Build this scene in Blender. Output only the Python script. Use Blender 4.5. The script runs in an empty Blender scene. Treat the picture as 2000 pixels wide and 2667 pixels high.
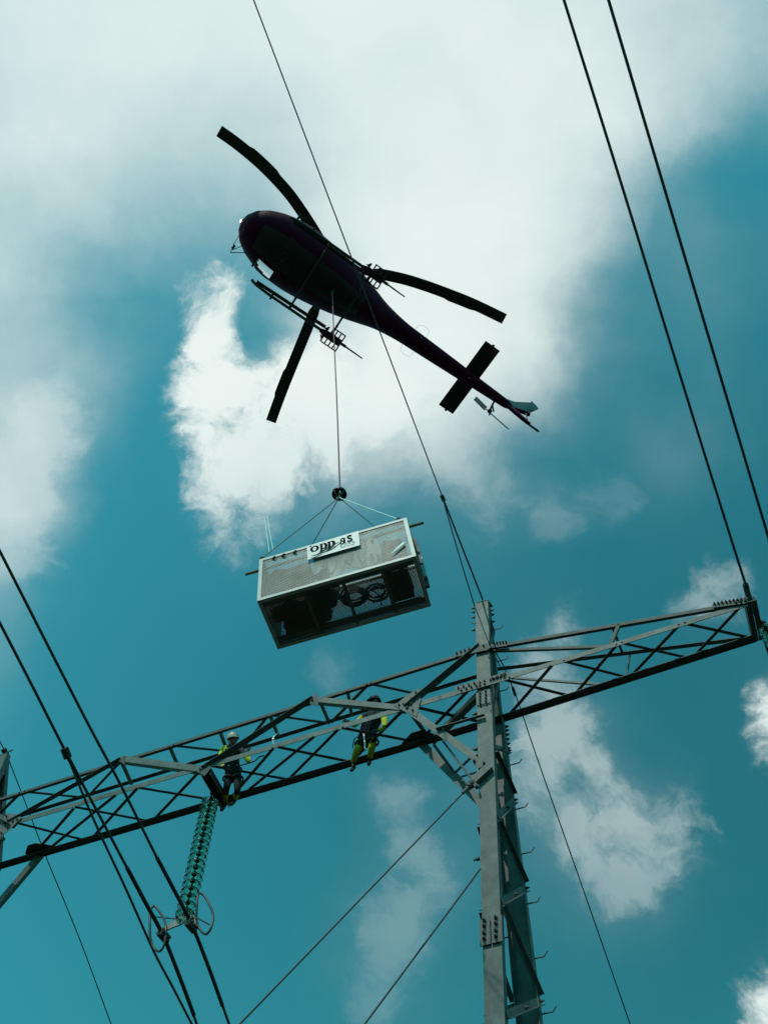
import bpy, bmesh, math, random
from math import radians, sin, cos, pi
from mathutils import Vector as V, Matrix, Euler
random.seed(7)
SC = bpy.context.scene
COL = SC.collection

# ------------------------------------------------------------------ camera
EYE = V((0, 0, 1.6))
FPX, PITCH, ROLL = 2150.0, 1.04726, -0.0082
W0, H0 = 2000.0, 2667.0
_F = V((0, cos(PITCH), sin(PITCH)))
_R0 = V((1, 0, 0)); _U0 = V((0, -sin(PITCH), cos(PITCH)))
_R = _R0 * cos(ROLL) + _U0 * sin(ROLL)
_U = _U0 * cos(ROLL) - _R0 * sin(ROLL)
cd = bpy.data.cameras.new('camera'); cam = bpy.data.objects.new('camera', cd); COL.objects.link(cam)
cd.sensor_fit = 'VERTICAL'; cd.sensor_height = 24.0; cd.lens = 24.0 * FPX / H0
cd.clip_start = .1; cd.clip_end = 8000
M = Matrix((( _R.x, _U.x, -_F.x, EYE.x), (_R.y, _U.y, -_F.y, EYE.y), (_R.z, _U.z, -_F.z, EYE.z), (0, 0, 0, 1)))
cam.matrix_world = M
SC.camera = cam

# ------------------------------------------------------------------ world: sky with a cloud deck
SUN_EL, SUN_AZ = radians(50), radians(205)          # azimuth clockwise from +Y
SC.view_settings.view_transform = 'Standard'; SC.view_settings.look = 'None'
SC.view_settings.exposure = 0; SC.view_settings.gamma = 1
wd = bpy.data.worlds.new('World'); SC.world = wd; wd.use_nodes = True
nt = wd.node_tree; N = nt.nodes; LK = nt.links; N.clear()
def wn(t, **kw):
    n = N.new(t)
    for k, v in kw.items(): setattr(n, k, v)
    return n
def mth(op, a, b=None, c=None, clamp=False):
    n = N.new('ShaderNodeMath'); n.operation = op; n.use_clamp = clamp
    for i, x in enumerate((a, b, c)):
        if x is None: continue
        if isinstance(x, (int, float)): n.inputs[i].default_value = x
        else: LK.new(x, n.inputs[i])
    return n.outputs[0]
SKY_TINT = (0.235, 1.33, .955); CLOUD_GAIN = 1.0
# coverage of the cloud deck, sampled over the part of the sky above the line (0 clear, 1 dense)
COVER = [
 [.86,.88,.90,.91,.92,.93,.94,.95,.95,.94,.92,.86,.80,.72,.60],
 [.86,.90,.93,.92,.90,.90,.91,.93,.94,.95,.94,.90,.85,.75,.60],
 [.83,.86,.87,.85,.82,.82,.86,.92,.93,.94,.93,.93,.85,.62,.25],
 [.78,.79,.76,.72,.71,.75,.84,.92,.95,.95,.94,.87,.55,.14,.06],
 [.72,.66,.60,.55,.50,.58,.88,.96,.97,.96,.93,.80,.26,.26,.16],
 [.66,.48,.25,.18,.18,.42,.80,.97,.97,.97,.93,.62,.18,.24,.12],
 [.66,.54,.36,.10,.16,.20,.80,1.0,.98,.95,.88,.36,.14,.16,.04],
 [.70,.70,.30,.05,.30,.60,.95,.98,.93,.85,.68,.18,.10,.14,.08],
 [.74,.68,.14,.02,.20,.40,.70,.70,.62,.40,.12,.06,.22,.20,.04],
 [.70,.50,.00,.00,.15,.25,.30,.18,.20,.16,.18,.10,.10,.05,.0],
 [.46,.06,.0,.0,.06,.08,.06,.06,.06,.06,.02,.0,.0,.06,.02],
 [.30,.08,.0,.0,.0,.02,.02,.02,.02,.06,.10,.06,.0,.10,.04],
 [.16,.05,.0,.0,.0,.0,.10,.04,.02,.10,.16,.08,.0,.0,.10],
 [.04,.02,.0,.0,.0,.0,.02,.06,.08,.16,.26,.20,.06,.04,.10],
 [.02,.01,.0,.0,.0,.0,.03,.14,.14,.20,.26,.28,.18,.06,.06],
 [.0,.0,.0,.0,.0,.0,.03,.12,.18,.10,.18,.26,.20,.04,.0],
 [.0,.0,.0,.0,.0,.0,.08,.16,.16,.06,.12,.16,.12,.0,.0],
 [.0,.0,.0,.0,.0,.0,.10,.16,.10,.04,.06,.06,.06,.0,.10],
 [.0,.0,.0,.0,.0,.0,.08,.12,.08,.02,.02,.02,.02,.0,.20]]
# heaped clouds with a broken edge: centre, radius, density
PUFFS = [(500,800,75,1.00),(545,880,95,1.00),(500,960,75,1.00),(560,1020,130,1.00),(530,1130,110,1.00),(590,1230,130,0.95),(560,1320,90,0.80),(700,1060,150,1.00),(850,1000,160,1.00),(720,1180,150,0.90),(870,1150,130,0.80),
 (660,1300,90,0.70),(560,1400,60,0.50),(560,760,55,0.90),(470,765,42,0.80),(1000,1050,150,0.80),
 (2010,1850,75,1.00),(2025,1950,95,1.00),(2000,1790,50,1.00),(2015,2010,50,1.00),(2035,2600,110,1.00),(1995,2660,80,1.00),(2015,2480,50,0.90),
 (1870,1560,75,0.50),(1930,1520,60,0.44),(1800,1575,45,0.40),
 (1430,1640,75,0.45),(1395,1720,85,0.45),(1450,1900,115,0.56),(1400,1980,105,0.53),(1550,2000,105,0.53),(1620,2120,125,0.53),(1730,2150,95,0.52),(1500,2150,105,0.48),(1650,2260,85,0.43),(1560,2290,75,0.43),(1370,2080,75,0.43),(1440,1820,75,0.48),
 (1020,2080,80,0.29),(1060,2230,85,0.32),(1120,2280,65,0.30),(1010,2400,100,0.29),(1090,2330,75,0.30),(1000,2530,95,0.26),(950,2620,85,0.20),(860,1770,65,0.19),
 (1150,1190,115,0.39),(1290,1230,95,0.29),(1420,1330,95,0.24),(1230,1300,95,0.29),(1560,1290,90,0.18),
 (30,1250,150,0.45),(110,1110,125,0.45),(40,1420,100,0.40)]
def puff(u, v):
    f, d, w = 0, 0, 1e-6
    for (a, b, r, k) in PUFFS:
        t = .5 + (r - math.hypot(u - a, v - b)) / 170.
        t = min(1, max(0, t)); f = max(f, t); d += k * t ** 3; w += t ** 3
    return f, d / w
def cover(u, v):
    u = min(max(u / W0 * 14, 0), 13.999); v = min(max(v / H0 * 18, 0), 17.999)
    i, j = int(v), int(u); a, b = v - i, u - j
    return (COVER[i][j] * (1 - b) + COVER[i][j + 1] * b) * (1 - a) + (COVER[i + 1][j] * (1 - b) + COVER[i + 1][j + 1] * b) * a
tc = wn('ShaderNodeTexCoord')
nv = wn('ShaderNodeVectorMath', operation='NORMALIZE'); LK.new(tc.outputs['Generated'], nv.inputs[0])
# large and small turbulence of the deck
nzw = wn('ShaderNodeTexNoise'); nzw.inputs['Scale'].default_value = 7.0; nzw.inputs['Detail'].default_value = 7; nzw.inputs['Roughness'].default_value = .6
LK.new(nv.outputs[0], nzw.inputs['Vector'])
ofs = wn('ShaderNodeVectorMath', operation='SUBTRACT'); LK.new(nzw.outputs['Color'], ofs.inputs[0]); ofs.inputs[1].default_value = (.5, .5, .5)
scl = wn('ShaderNodeVectorMath', operation='SCALE'); LK.new(ofs.outputs[0], scl.inputs[0]); scl.inputs['Scale'].default_value = .10
wdir = wn('ShaderNodeVectorMath', operation='ADD'); LK.new(nv.outputs[0], wdir.inputs[0]); LK.new(scl.outputs[0], wdir.inputs[1])
wdn = wn('ShaderNodeVectorMath', operation='NORMALIZE'); LK.new(wdir.outputs[0], wdn.inputs[0])
sep = wn('ShaderNodeSeparateXYZ'); LK.new(wdn.outputs[0], sep.inputs[0])
alpha = mth('ARCSINE', sep.outputs['X'])                      # across the line
beta = mth('ARCTAN2', sep.outputs['Y'], sep.outputs['Z'])     # from the zenith northward
A0 = radians(25.6); B0, B1 = radians(-4), radians(64); NR = 41
acoord = mth('MULTIPLY_ADD', alpha, .5 / A0, .5)
trow = mth('MULTIPLY_ADD', beta, (NR - 1) / (B1 - B0), -B0 * (NR - 1) / (B1 - B0))
total = None
for k in range(NR):
    be = B0 + (B1 - B0) * k / (NR - 1)
    y = math.tan(pi / 2 - PITCH - be); v = H0 / 2 - FPX * y
    rp = wn('ShaderNodeValToRGB'); cr = rp.color_ramp; cr.interpolation = 'CARDINAL'
    ncol = 31
    for j in range(ncol):
        al = -A0 + 2 * A0 * j / (ncol - 1)
        u = W0 / 2 + FPX * math.tan(al) * math.sqrt(1 + y * y)
        c = cover(u, v); pf, pd = puff(u, v)
        e = cr.elements[0] if j == 0 else (cr.elements[len(cr.elements) - 1] if j == ncol - 1 else cr.elements.new(j / (ncol - 1)))
        e.position = j / (ncol - 1); e.color = (c, pf, pd, 1)
    LK.new(acoord, rp.inputs[0])
    w = mth('SUBTRACT', 1.0, mth('ABSOLUTE', mth('SUBTRACT', trow, float(k))), clamp=True)
    vs_ = wn('ShaderNodeVectorMath', operation='SCALE'); LK.new(rp.outputs[0], vs_.inputs[0]); LK.new(w, vs_.inputs['Scale'])
    if total is None: total = vs_.outputs[0]
    else:
        va_ = wn('ShaderNodeVectorMath', operation='ADD'); LK.new(total, va_.inputs[0]); LK.new(vs_.outputs[0], va_.inputs[1]); total = va_.outputs[0]
fields = wn('ShaderNodeSeparateXYZ'); LK.new(total, fields.inputs[0]); total = fields.outputs['X']
nz1 = wn('ShaderNodeTexNoise'); nz1.inputs['Scale'].default_value = 8; nz1.inputs['Detail'].default_value = 8; nz1.inputs['Roughness'].default_value = .55
LK.new(wdir.outputs[0], nz1.inputs['Vector'])
nzc = mth('SUBTRACT', nz1.outputs['Fac'], .5)
edge = mth('MULTIPLY', mth('MULTIPLY', total, mth('SUBTRACT', 1.02, total)), 4.0)
cov = mth('MAXIMUM', mth('MULTIPLY_ADD', nzc, mth('MULTIPLY_ADD', edge, .42, .01), total), 0.0)
veil = mth('POWER', mth('MINIMUM', cov, 1.0), 1.85)
nz2 = wn('ShaderNodeTexNoise'); nz2.inputs['Scale'].default_value = 13; nz2.inputs['Detail'].default_value = 12; nz2.inputs['Roughness'].default_value = .66; nz2.inputs['Distortion'].default_value = .35
LK.new(wdir.outputs[0], nz2.inputs['Vector'])
pfv = mth('MULTIPLY_ADD', mth('SUBTRACT', nz2.outputs['Fac'], .5), 1.5, fields.outputs['Y'])
pfm = wn('ShaderNodeMapRange', interpolation_type='SMOOTHSTEP'); LK.new(pfv, pfm.inputs[0]); pfm.inputs[1].default_value = .34; pfm.inputs[2].default_value = .92
heap = mth('POWER', mth('MULTIPLY', pfm.outputs[0], fields.outputs['Z']), 1.6)
cov2 = mth('SUBTRACT', 1.0, mth('MULTIPLY', mth('SUBTRACT', 1.0, veil), mth('SUBTRACT', 1.0, heap)))
sky = wn('ShaderNodeTexSky', sky_type='NISHITA'); sky.sun_disc = False
sky.sun_elevation = SUN_EL; sky.sun_rotation = SUN_AZ; sky.altitude = 200; sky.air_density = 1.0; sky.dust_density = .6
tint = wn('ShaderNodeMix', data_type='RGBA', blend_type='MULTIPLY'); tint.inputs[0].default_value = 1
grade = mth('MULTIPLY_ADD', alpha, -.6, 1.27)
grade = mth('MULTIPLY_ADD', mth('SUBTRACT', beta, .6), -.8, grade)
grade = mth('MINIMUM', mth('MAXIMUM', grade, .72), 1.5)
skyg = wn('ShaderNodeVectorMath', operation='SCALE'); LK.new(sky.outputs[0], skyg.inputs[0]); LK.new(grade, skyg.inputs['Scale'])
LK.new(skyg.outputs[0], tint.inputs[6]); tint.inputs[7].default_value = (*SKY_TINT, 1)
cloudmix = wn('ShaderNodeMix', data_type='RGBA'); LK.new(cov2, cloudmix.inputs[0])
LK.new(tint.outputs[2], cloudmix.inputs[6]); cloudmix.inputs[7].default_value = (8.2 * CLOUD_GAIN, 9.1 * CLOUD_GAIN, 8.8 * CLOUD_GAIN, 1)
bg = wn('ShaderNodeBackground'); bg.inputs['Strength'].default_value = .1
LK.new(cloudmix.outputs[2], bg.inputs['Color'])
wo = wn('ShaderNodeOutputWorld'); LK.new(bg.outputs[0], wo.inputs['Surface'])

sd = bpy.data.lights.new('sun', 'SUN'); sd.energy = 2.0; sd.angle = radians(.5); sd.color = (1, .95, .86)
so = bpy.data.objects.new('sun', sd); COL.objects.link(so)
sun_dir = V((sin(SUN_AZ) * cos(SUN_EL), cos(SUN_AZ) * cos(SUN_EL), sin(SUN_EL)))
so.rotation_euler = sun_dir.to_track_quat('Z', 'Y').to_euler(); so.location = (0, 0, 60)

# ------------------------------------------------------------------ helpers
def ray(px):
    return _F + _R * ((px[0] - W0 / 2) / FPX) + _U * ((H0 / 2 - px[1]) / FPX)
S = 12.46
PHI = 0.37321
UU = V((cos(PHI), -sin(PHI), 0))                # along the crossarm
NN = V((sin(PHI), cos(PHI), 0))                 # along the line, away from the camera
ZZ = V((0, 0, 1))
P0 = V((-.31783 * S, 1.08078 * S, S)) + EYE
WD = .08487 * S
MS = .50638 * S                                  # mast station
def atN(px, d=0.0):
    r = ray(px); t = ((P0 + NN * d - EYE).dot(NN)) / r.dot(NN); return EYE + r * t
def atU(px, s):
    r = ray(px); t = ((P0 + UU * s - EYE).dot(UU)) / r.dot(UU); return EYE + r * t
def atD(px, depth): return EYE + ray(px) * depth
def depth(p): return (p - EYE).dot(_F)
def mpx(p): return depth(p) / FPX                 # metres per photo pixel at p
def mir(p): return p - UU * (2 * (p - P0).dot(UU))

def mat(name, col, rough=.6, metal=0.0, var=.0, vscale=8.0, bump=0.0, bscale=60.0, spec=.5, trans=0.0, ior=1.5, coat=0.0, emis=None):
    m = bpy.data.materials.new(name); m.use_nodes = True
    n = m.node_tree.nodes; l = m.node_tree.links; b = n['Principled BSDF']
    b.inputs['Base Color'].default_value = (*col, 1); b.inputs['Roughness'].default_value = rough; b.inputs['Metallic'].default_value = metal
    b.inputs['Specular IOR Level'].default_value = spec; b.inputs['IOR'].default_value = ior
    b.inputs['Transmission Weight'].default_value = trans; b.inputs['Coat Weight'].default_value = coat
    if emis: b.inputs['Emission Color'].default_value = (*emis[0], 1); b.inputs['Emission Strength'].default_value = emis[1]
    if var or bump:
        t = n.new('ShaderNodeTexCoord')
    if var:
        z = n.new('ShaderNodeTexNoise'); z.inputs['Scale'].default_value = vscale; z.inputs['Detail'].default_value = 6; z.inputs['Roughness'].default_value = .65
        l.new(t.outputs['Object'], z.inputs['Vector'])
        r = n.new('ShaderNodeValToRGB'); r.color_ramp.elements[0].position = .3; r.color_ramp.elements[1].position = .72
        r.color_ramp.elements[0].color = (*[c * (1 - var) for c in col], 1); r.color_ramp.elements[1].color = (*[min(1, c * (1 + var)) for c in col], 1)
        l.new(z.outputs['Fac'], r.inputs[0]); l.new(r.outputs[0], b.inputs['Base Color'])
    if bump:
        z2 = n.new('ShaderNodeTexNoise'); z2.inputs['Scale'].default_value = bscale; l.new(t.outputs['Object'], z2.inputs['Vector'])
        bp = n.new('ShaderNodeBump'); bp.inputs['Strength'].default_value = bump; bp.inputs['Distance'].default_value = .01
        l.new(z2.outputs['Fac'], bp.inputs['Height']); l.new(bp.outputs[0], b.inputs['Normal'])
    return m
MT = {}
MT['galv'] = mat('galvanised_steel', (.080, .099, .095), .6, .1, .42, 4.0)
MT['galv2'] = mat('galvanised_shaded', (.055, .067, .064), .65, .1, .35, 6.0)  # darker copy of the steel, shade put into its colour
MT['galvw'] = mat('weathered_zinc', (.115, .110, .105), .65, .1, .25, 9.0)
MT['bolt'] = mat('bolt_steel', (.05, .055, .055), .6, .3)
MT['cable'] = mat('weathered_cable', (.035, .042, .045), .6, .3)
MT['rod'] = mat('armour_rod', (.03, .035, .04), .5, .5)
MT['glass'] = mat('green_glass', (.36, .82, .68), .06, 0, trans=1.0, ior=1.45, coat=.8)
MT['glass'].node_tree.nodes['Principled BSDF'].inputs['Coat Roughness'].default_value = .22
MT['cap'] = mat('insulator_cap', (.03, .04, .04), .5, .4)
MT['ring'] = mat('arcing_ring', (.055, .055, .055), .45, .5, .15)
MT['yoke'] = mat('yoke_steel', (.24, .215, .20), .55, .3, .3, 20)
MT['paint'] = mat('dark_red_paint', (.066, .006, .024), .5, 0, .15, 3.0, spec=.03)
MT['belly'] = mat('belly_panel', (.012, .011, .013), .5, 0, .3, 4.0)
MT['black'] = mat('matt_black', (.012, .014, .014), .6, .0)
MT['blade'] = mat('rotor_blade', (.022, .028, .026), .5, 0, .2, 3)
MT['fin'] = mat('fin_paint', (.09, .125, .125), .5)
MT['faint'] = mat('faded_lettering', (.05, .055, .052), .6)
MT['hglass'] = mat('cabin_glass', (.72, .80, .80), .02, 0, trans=1.0, ior=1.02)
MT['glint'] = mat('glint_white', (.9, .9, .85), .1, emis=((1, .97, .9), 6))  # self-lit white for the bright glint on the helicopter nose
MT['red'] = mat('red_lens', (.45, .01, .06), .3)
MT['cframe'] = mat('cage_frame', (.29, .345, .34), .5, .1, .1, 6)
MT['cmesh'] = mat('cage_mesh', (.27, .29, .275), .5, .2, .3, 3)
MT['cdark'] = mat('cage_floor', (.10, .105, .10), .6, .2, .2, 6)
MT['sign'] = mat('sign_white', (.42, .50, .48), .45)
MT['ink'] = mat('sign_ink', (.006, .012, .024), .8, spec=.03)
MT['ink2'] = mat('sign_swoosh', (.02, .07, .08), .8, spec=.05)
MT['ink3'] = mat('sign_small_print', (.30, .38, .38), .5)
MT['bag'] = mat('bag_canvas', (.030, .028, .026), .9, 0, .4, 12, .4, 40)
MT['bag2'] = mat('brown_canvas', (.06, .047, .037), .9, 0, .3, 10, .4, 40)
MT['rope'] = mat('brown_rope', (.085, .05, .035), .9, 0, .3, 60)
MT['sheet'] = mat('grey_sheet', (.46, .52, .52), .7, 0, .2, 7, .5, 12)
MT['galvd'] = mat('dull_zinc', (.052, .062, .060), .65, .1, .35, 6.0)
MT['sling'] = mat('red_sling_rope', (.20, .07, .085), .8)
MT['paler'] = mat('pale_rope', (.75, .85, .85), .7)
MT['wire'] = mat('sling_wire', (.07, .10, .10), .5, .4)
MT['wood'] = mat('wooden_pole', (.16, .13, .06), .8, 0, .3, 12)
MT['hook'] = mat('hook_housing', (.030, .010, .026), .35, .2, .3, 20)
MT['gold'] = mat('hook_brass', (.42, .33, .20), .35, .6)
MT['skin'] = mat('skin', (.36, .20, .15), .6)
MT['hivis'] = mat('yellow_cloth', (.46, .47, .03), .85, 0, .25, 14, .3, 30)
MT['navy'] = mat('navy_cloth', (.014, .018, .024), .85, 0, .3, 10)
MT['boot'] = mat('boot_leather', (.012, .011, .011), .6)
MT['helmet'] = mat('helmet_shell', (.42, .36, .34), .4)
MT['strap'] = mat('harness_webbing', (.02, .022, .025), .8)
MT['silver'] = mat('bright_metal', (.75, .75, .72), .25, .8)
MT['glove'] = mat('glove', (.02, .02, .02), .8)
MT['ground'] = mat('heath', (.030, .034, .020), .95, 0, .5, .15)

class MB:
    def __init__(s): s.v = []; s.f = []; s.mi = []; s.cur = 0
    def add(s, vs, fs):
        o = len(s.v); s.v += [V(p) for p in vs]
        for f in fs: s.f.append([i + o for i in f]); s.mi.append(s.cur)
    def hexa(s, c):   # 8 corners: bottom 4, top 4
        s.add(c, [(0, 3, 2, 1), (4, 5, 6, 7), (0, 1, 5, 4), (1, 2, 6, 5), (2, 3, 7, 6), (3, 0, 4, 7)])
    def bar(s, p0, p1, a, w0, w1, b, t0, t1):   # box from p0 to p1 spanning a in [w0,w1], b in [t0,t1]
        p0 = V(p0); p1 = V(p1); ax = (p1 - p0).normalized()
        a = (V(a) - ax * V(a).dot(ax)).normalized(); b = (V(b) - ax * V(b).dot(ax)); b = (b - a * b.dot(a)).normalized()
        c = []
        for p in (p0, p1):
            for (x, y) in ((w0, t0), (w1, t0), (w1, t1), (w0, t1)): c.append(p + a * x + b * y)
        if ax.cross(a).dot(b) < 0: c = [c[0], c[3], c[2], c[1], c[4], c[7], c[6], c[5]]
        s.hexa(c)
    def ell(s, p0, p1, a, wa, b, wb, t=.012):   # L section with its heel on p0-p1
        s.bar(p0, p1, a, 0, wa, b, 0, t)
        s.bar(p0, p1, a, 0, t, b, t, wb)
    def box(s, c, sx, sy, sz, rot=None):
        pts = []
        for z in (-1, 1):
            for (x, y) in ((-1, -1), (1, -1), (1, 1), (-1, 1)):
                p = V((x * sx / 2, y * sy / 2, z * sz / 2))
                if rot is not None: p = rot @ p
                pts.append(V(c) + p)
        s.hexa(pts)
    def tube(s, pts, r, seg=8, closed=False, caps=True):
        pts = [V(p) for p in pts]; n = len(pts); rs = r if isinstance(r, (list, tuple)) else [r] * n
        if closed:
            tang = [(pts[(i + 1) % n] - pts[i - 1]).normalized() for i in range(n)]
        else:
            tang = [(pts[min(i + 1, n - 1)] - pts[max(i - 1, 0)]).normalized() for i in range(n)]
        t = tang[0]; ref = V((0, 0, 1)) if abs(t.z) < .9 else V((1, 0, 0))
        a = (ref - t * ref.dot(t)).normalized(); vs = []
        for i in range(n):
            a = (a - tang[i] * a.dot(tang[i])).normalized(); b = tang[i].cross(a)
            for k in range(seg):
                q = 2 * pi * k / seg; vs.append(pts[i] + (a * cos(q) + b * sin(q)) * rs[i])
        fs = []
        for i in range(n if closed else n - 1):
            j = (i + 1) % n
            for k in range(seg): fs.append((i * seg + k, i * seg + (k + 1) % seg, j * seg + (k + 1) % seg, j * seg + k))
        if not closed and caps:
            fs.append(tuple(range(seg))[::-1]); fs.append(tuple(range((n - 1) * seg, n * seg)))
        s.add(vs, fs)
    def lathe(s, prof, seg=20, org=(0, 0, 0), rot=None):
        vs = []; fs = []; m = len(prof)
        for k in range(seg):
            q = 2 * pi * k / seg
            for (r, z) in prof:
                p = V((r * cos(q), r * sin(q), z))
                if rot is not None: p = rot @ p
                vs.append(V(org) + p)
        for k in range(seg):
            for i in range(m - 1):
                fs.append((k * m + i, ((k + 1) % seg) * m + i, ((k + 1) % seg) * m + i + 1, k * m + i + 1))
        s.add(vs, fs)
    def prism(s, poly, nrm, t):     # flat polygon of 3-D points, thickened along nrm
        nrm = V(nrm).normalized(); n = len(poly)
        vs = [V(p) for p in poly] + [V(p) + nrm * t for p in poly]
        fs = [tuple(range(n))[::-1], tuple(range(n, 2 * n))] + [(i, (i + 1) % n, (i + 1) % n + n, i + n) for i in range(n)]
        s.add(vs, fs)
    def ball(s, c, r, seg=12, sc=(1, 1, 1)):
        pr = [(max(1e-4, sin(pi * i / seg)) * r, -cos(pi * i / seg) * r) for i in range(seg + 1)]
        o = len(s.v); s.lathe(pr, seg * 2)
        for i in range(o, len(s.v)):
            p = s.v[i]; s.v[i] = V(c) + V((p.x * sc[0], p.y * sc[1], p.z * sc[2]))
    def build(s, name, m, parent=None, org=None, smooth=False, rel=True):
        me = bpy.data.meshes.new(name)
        o = V((0, 0, 0))
        if org is not None: o = V(org)
        elif parent is not None and rel: o = ORG.get(parent.name, V((0, 0, 0)))
        me.from_pydata([tuple(p - o) for p in s.v], [], s.f); me.update()
        bm = bmesh.new(); bm.from_mesh(me); bmesh.ops.recalc_face_normals(bm, faces=bm.faces); bm.to_mesh(me); bm.free()
        for mm in (m if isinstance(m, list) else [m]): me.materials.append(MT[mm])
        if isinstance(m, list):
            for p, i in zip(me.polygons, s.mi): p.material_index = i
        if smooth:
            for p in me.polygons: p.use_smooth = True
        ob = bpy.data.objects.new(name, me); COL.objects.link(ob)
        if parent is not None:
            ob.parent = parent; ORG[ob.name] = ORG.get(parent.name, V((0, 0, 0)))
        else:
            ob.location = o; ORG[ob.name] = o
        return ob
ORG = {}
def tag(o, label=None, cat=None, group=None, kind=None):
    if label: o['label'] = label
    if cat: o['category'] = cat
    if group: o['group'] = group
    if kind: o['kind'] = kind
    return o
def thing(name, loc, label, cat, group=None, rot=None):
    o = bpy.data.objects.new(name, None); COL.objects.link(o); o.location = loc; o.empty_display_size = .3
    if rot is not None: o.rotation_euler = rot; ORG[o.name] = V((0, 0, 0))
    else: ORG[o.name] = V(loc)
    return tag(o, label, cat, group)
def spl(pts, k=8):     # Catmull-Rom
    pts = [V(p) for p in pts]; out = []
    for i in range(len(pts) - 1):
        a = pts[max(i - 1, 0)]; b = pts[i]; c = pts[i + 1]; d = pts[min(i + 2, len(pts) - 1)]
        for j in range(k):
            t = j / k
            out.append(.5 * ((2 * b) + (c - a) * t + (2 * a - 5 * b + 4 * c - d) * t * t + (3 * b - a - 3 * c + d) * t ** 3))
    out.append(pts[-1]); return out

# ------------------------------------------------------------------ ground
def terrain(y):     # a hillside falling away along the line
    if y < -70: return 17.5
    if y < 4: return -.25 * (y - 4) - .0 if y > -66 else 17.5
    if y < 12: return -.02 * (y - 4)
    if y < 90: return -.16 - .5 * (y - 12)
    return -39.16
g = MB(); gy = [-1500, -300, -70] + list(range(-66, 96, 6)) + [300, 1500]; gx = [-1500, -300] + list(range(-90, 91, 9)) + [300, 1500]
gv = [(x, y, terrain(y) + (.25 * sin(x * .13 + y * .21) * cos(y * .17) if abs(y) > 20 else 0)) for y in gy for x in gx]; nx_ = len(gx)
g.add(gv, [(j * nx_ + i, j * nx_ + i + 1, (j + 1) * nx_ + i + 1, (j + 1) * nx_ + i) for j in range(len(gy) - 1) for i in range(nx_ - 1)])
tag(g.build('ground', 'ground', smooth=True), kind='structure')

# ------------------------------------------------------------------ pylon
base_mid = V((P0.x, P0.y, 0)) + NN * WD / 2
pyl = thing('power_pylon', base_mid, 'galvanised steel portal pylon with lattice crossarm and two laced masts', 'pylon')
def N_(px): return atN(px, 0)
def F_(px): return atN(px, WD)
def chord(p0, p1, a, wa, b, wb, t=.014, m='galv'):
    q = MB(); q.ell(p0, p1, a, wa, b, wb, t); return q.build('chord', m, pyl)
def both(fn):      # the right half and its mirror image
    for f in (lambda p: p, mir): fn(f)
# main chords, left part reaching past the left mast, right part tapering to the tip
left_end = lambda pa, pb: pa + (pb - pa) * 1.25
NBl0, NBl1 = N_((1246, 1787)), N_((0, 2153)); NBl1 = left_end(NBl0, NBl1)
NTl0, NTl1 = N_((1246, 1690)), N_((0, 2081)); NTl1 = left_end(NTl0, NTl1)
FTl0, FTl1 = F_((1246, 1766)), F_((22, 2139)); FTl1 = left_end(FTl0, FTl1)
FBl0, FBl1 = F_((1300, 1880)), F_((72, 2240)); FBl1 = left_end(FBl0, FBl1)
NBr0, NBr1 = N_((1246, 1787)), N_((1945, 1573))
NTr0, NTr1 = N_((1256, 1688)), N_((1945, 1567))
FTr0, FTr1 = F_((1292, 1748)), F_((1962, 1666))
FBr0, FBr1 = F_((1300, 1880)), F_((1966, 1668))
def nbchord(p0, p1): chord(p0 - ZZ * .07, p1 - ZZ * .07, ZZ, .14, NN, .10)
q = MB()
for (a, b, w) in ((NBl0, NBl1, .13), (N_((1300, 1770)), NBr1, .12)):
    q = MB(); q.bar(a, b, ZZ, -w / 2, w / 2, NN, 0, .014); q.bar(a, b, NN, .014, .09, ZZ, w / 2 - .014, w / 2); q.build('chord', 'galv', pyl)
for (a, b, w) in ((NTl0, NTl1, .075), (NTr0, NTr1, .085)):
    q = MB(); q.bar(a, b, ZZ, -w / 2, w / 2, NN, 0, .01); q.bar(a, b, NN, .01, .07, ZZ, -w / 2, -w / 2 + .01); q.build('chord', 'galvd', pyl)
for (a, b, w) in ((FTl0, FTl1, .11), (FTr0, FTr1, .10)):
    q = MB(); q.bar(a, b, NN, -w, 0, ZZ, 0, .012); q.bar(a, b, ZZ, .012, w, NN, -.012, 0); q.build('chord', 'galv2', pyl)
for (a, b) in ((FBl0, FBl1), (FBr0, FBr1)):
    q = MB(); q.bar(a, b, NN, -.17, 0, ZZ, -.014, 0); q.bar(a, b, ZZ, 0, .16, NN, -.014, 0); q.bar(a, b, ZZ, -.05, -.014, NN, -.012, 0); q.build('chord', 'galv2', pyl)
def mem(p0, p1, wpx, kind='d', name='brace', m='galv2', off=0.0):
    q = MB(); w = wpx * (mpx(p0) + mpx(p1)) / 2; o = NN * (-off)
    if kind == 'l':     # broad flange upright, facing the line's near side
        ax = (p1 - p0).normalized(); a = ax.cross(NN)
        if a.z < 0: a = -a
        q.bar(p0 + o, p1 + o, a, -w / 2, w / 2, NN, 0, .01); q.bar(p0 + o, p1 + o, NN, .01, w * .8, a, -w / 2, -w / 2 + .01)
    else:               # broad flange lying flat, seen from below
        ax = (p1 - p0).normalized(); a = ZZ.cross(ax).normalized()
        if a.dot(sun_dir) > 0: a = -a
        b = ax.cross(a)
        if b.z < 0: b = -b
        q.bar(p0 + o, p1 + o, a, -w / 2, w / 2, b, 0, .01); q.bar(p0 + o, p1 + o, b, .01, w * .7, a, w / 2 - .01, w / 2)
    return q.build(name, m, pyl)
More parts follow.
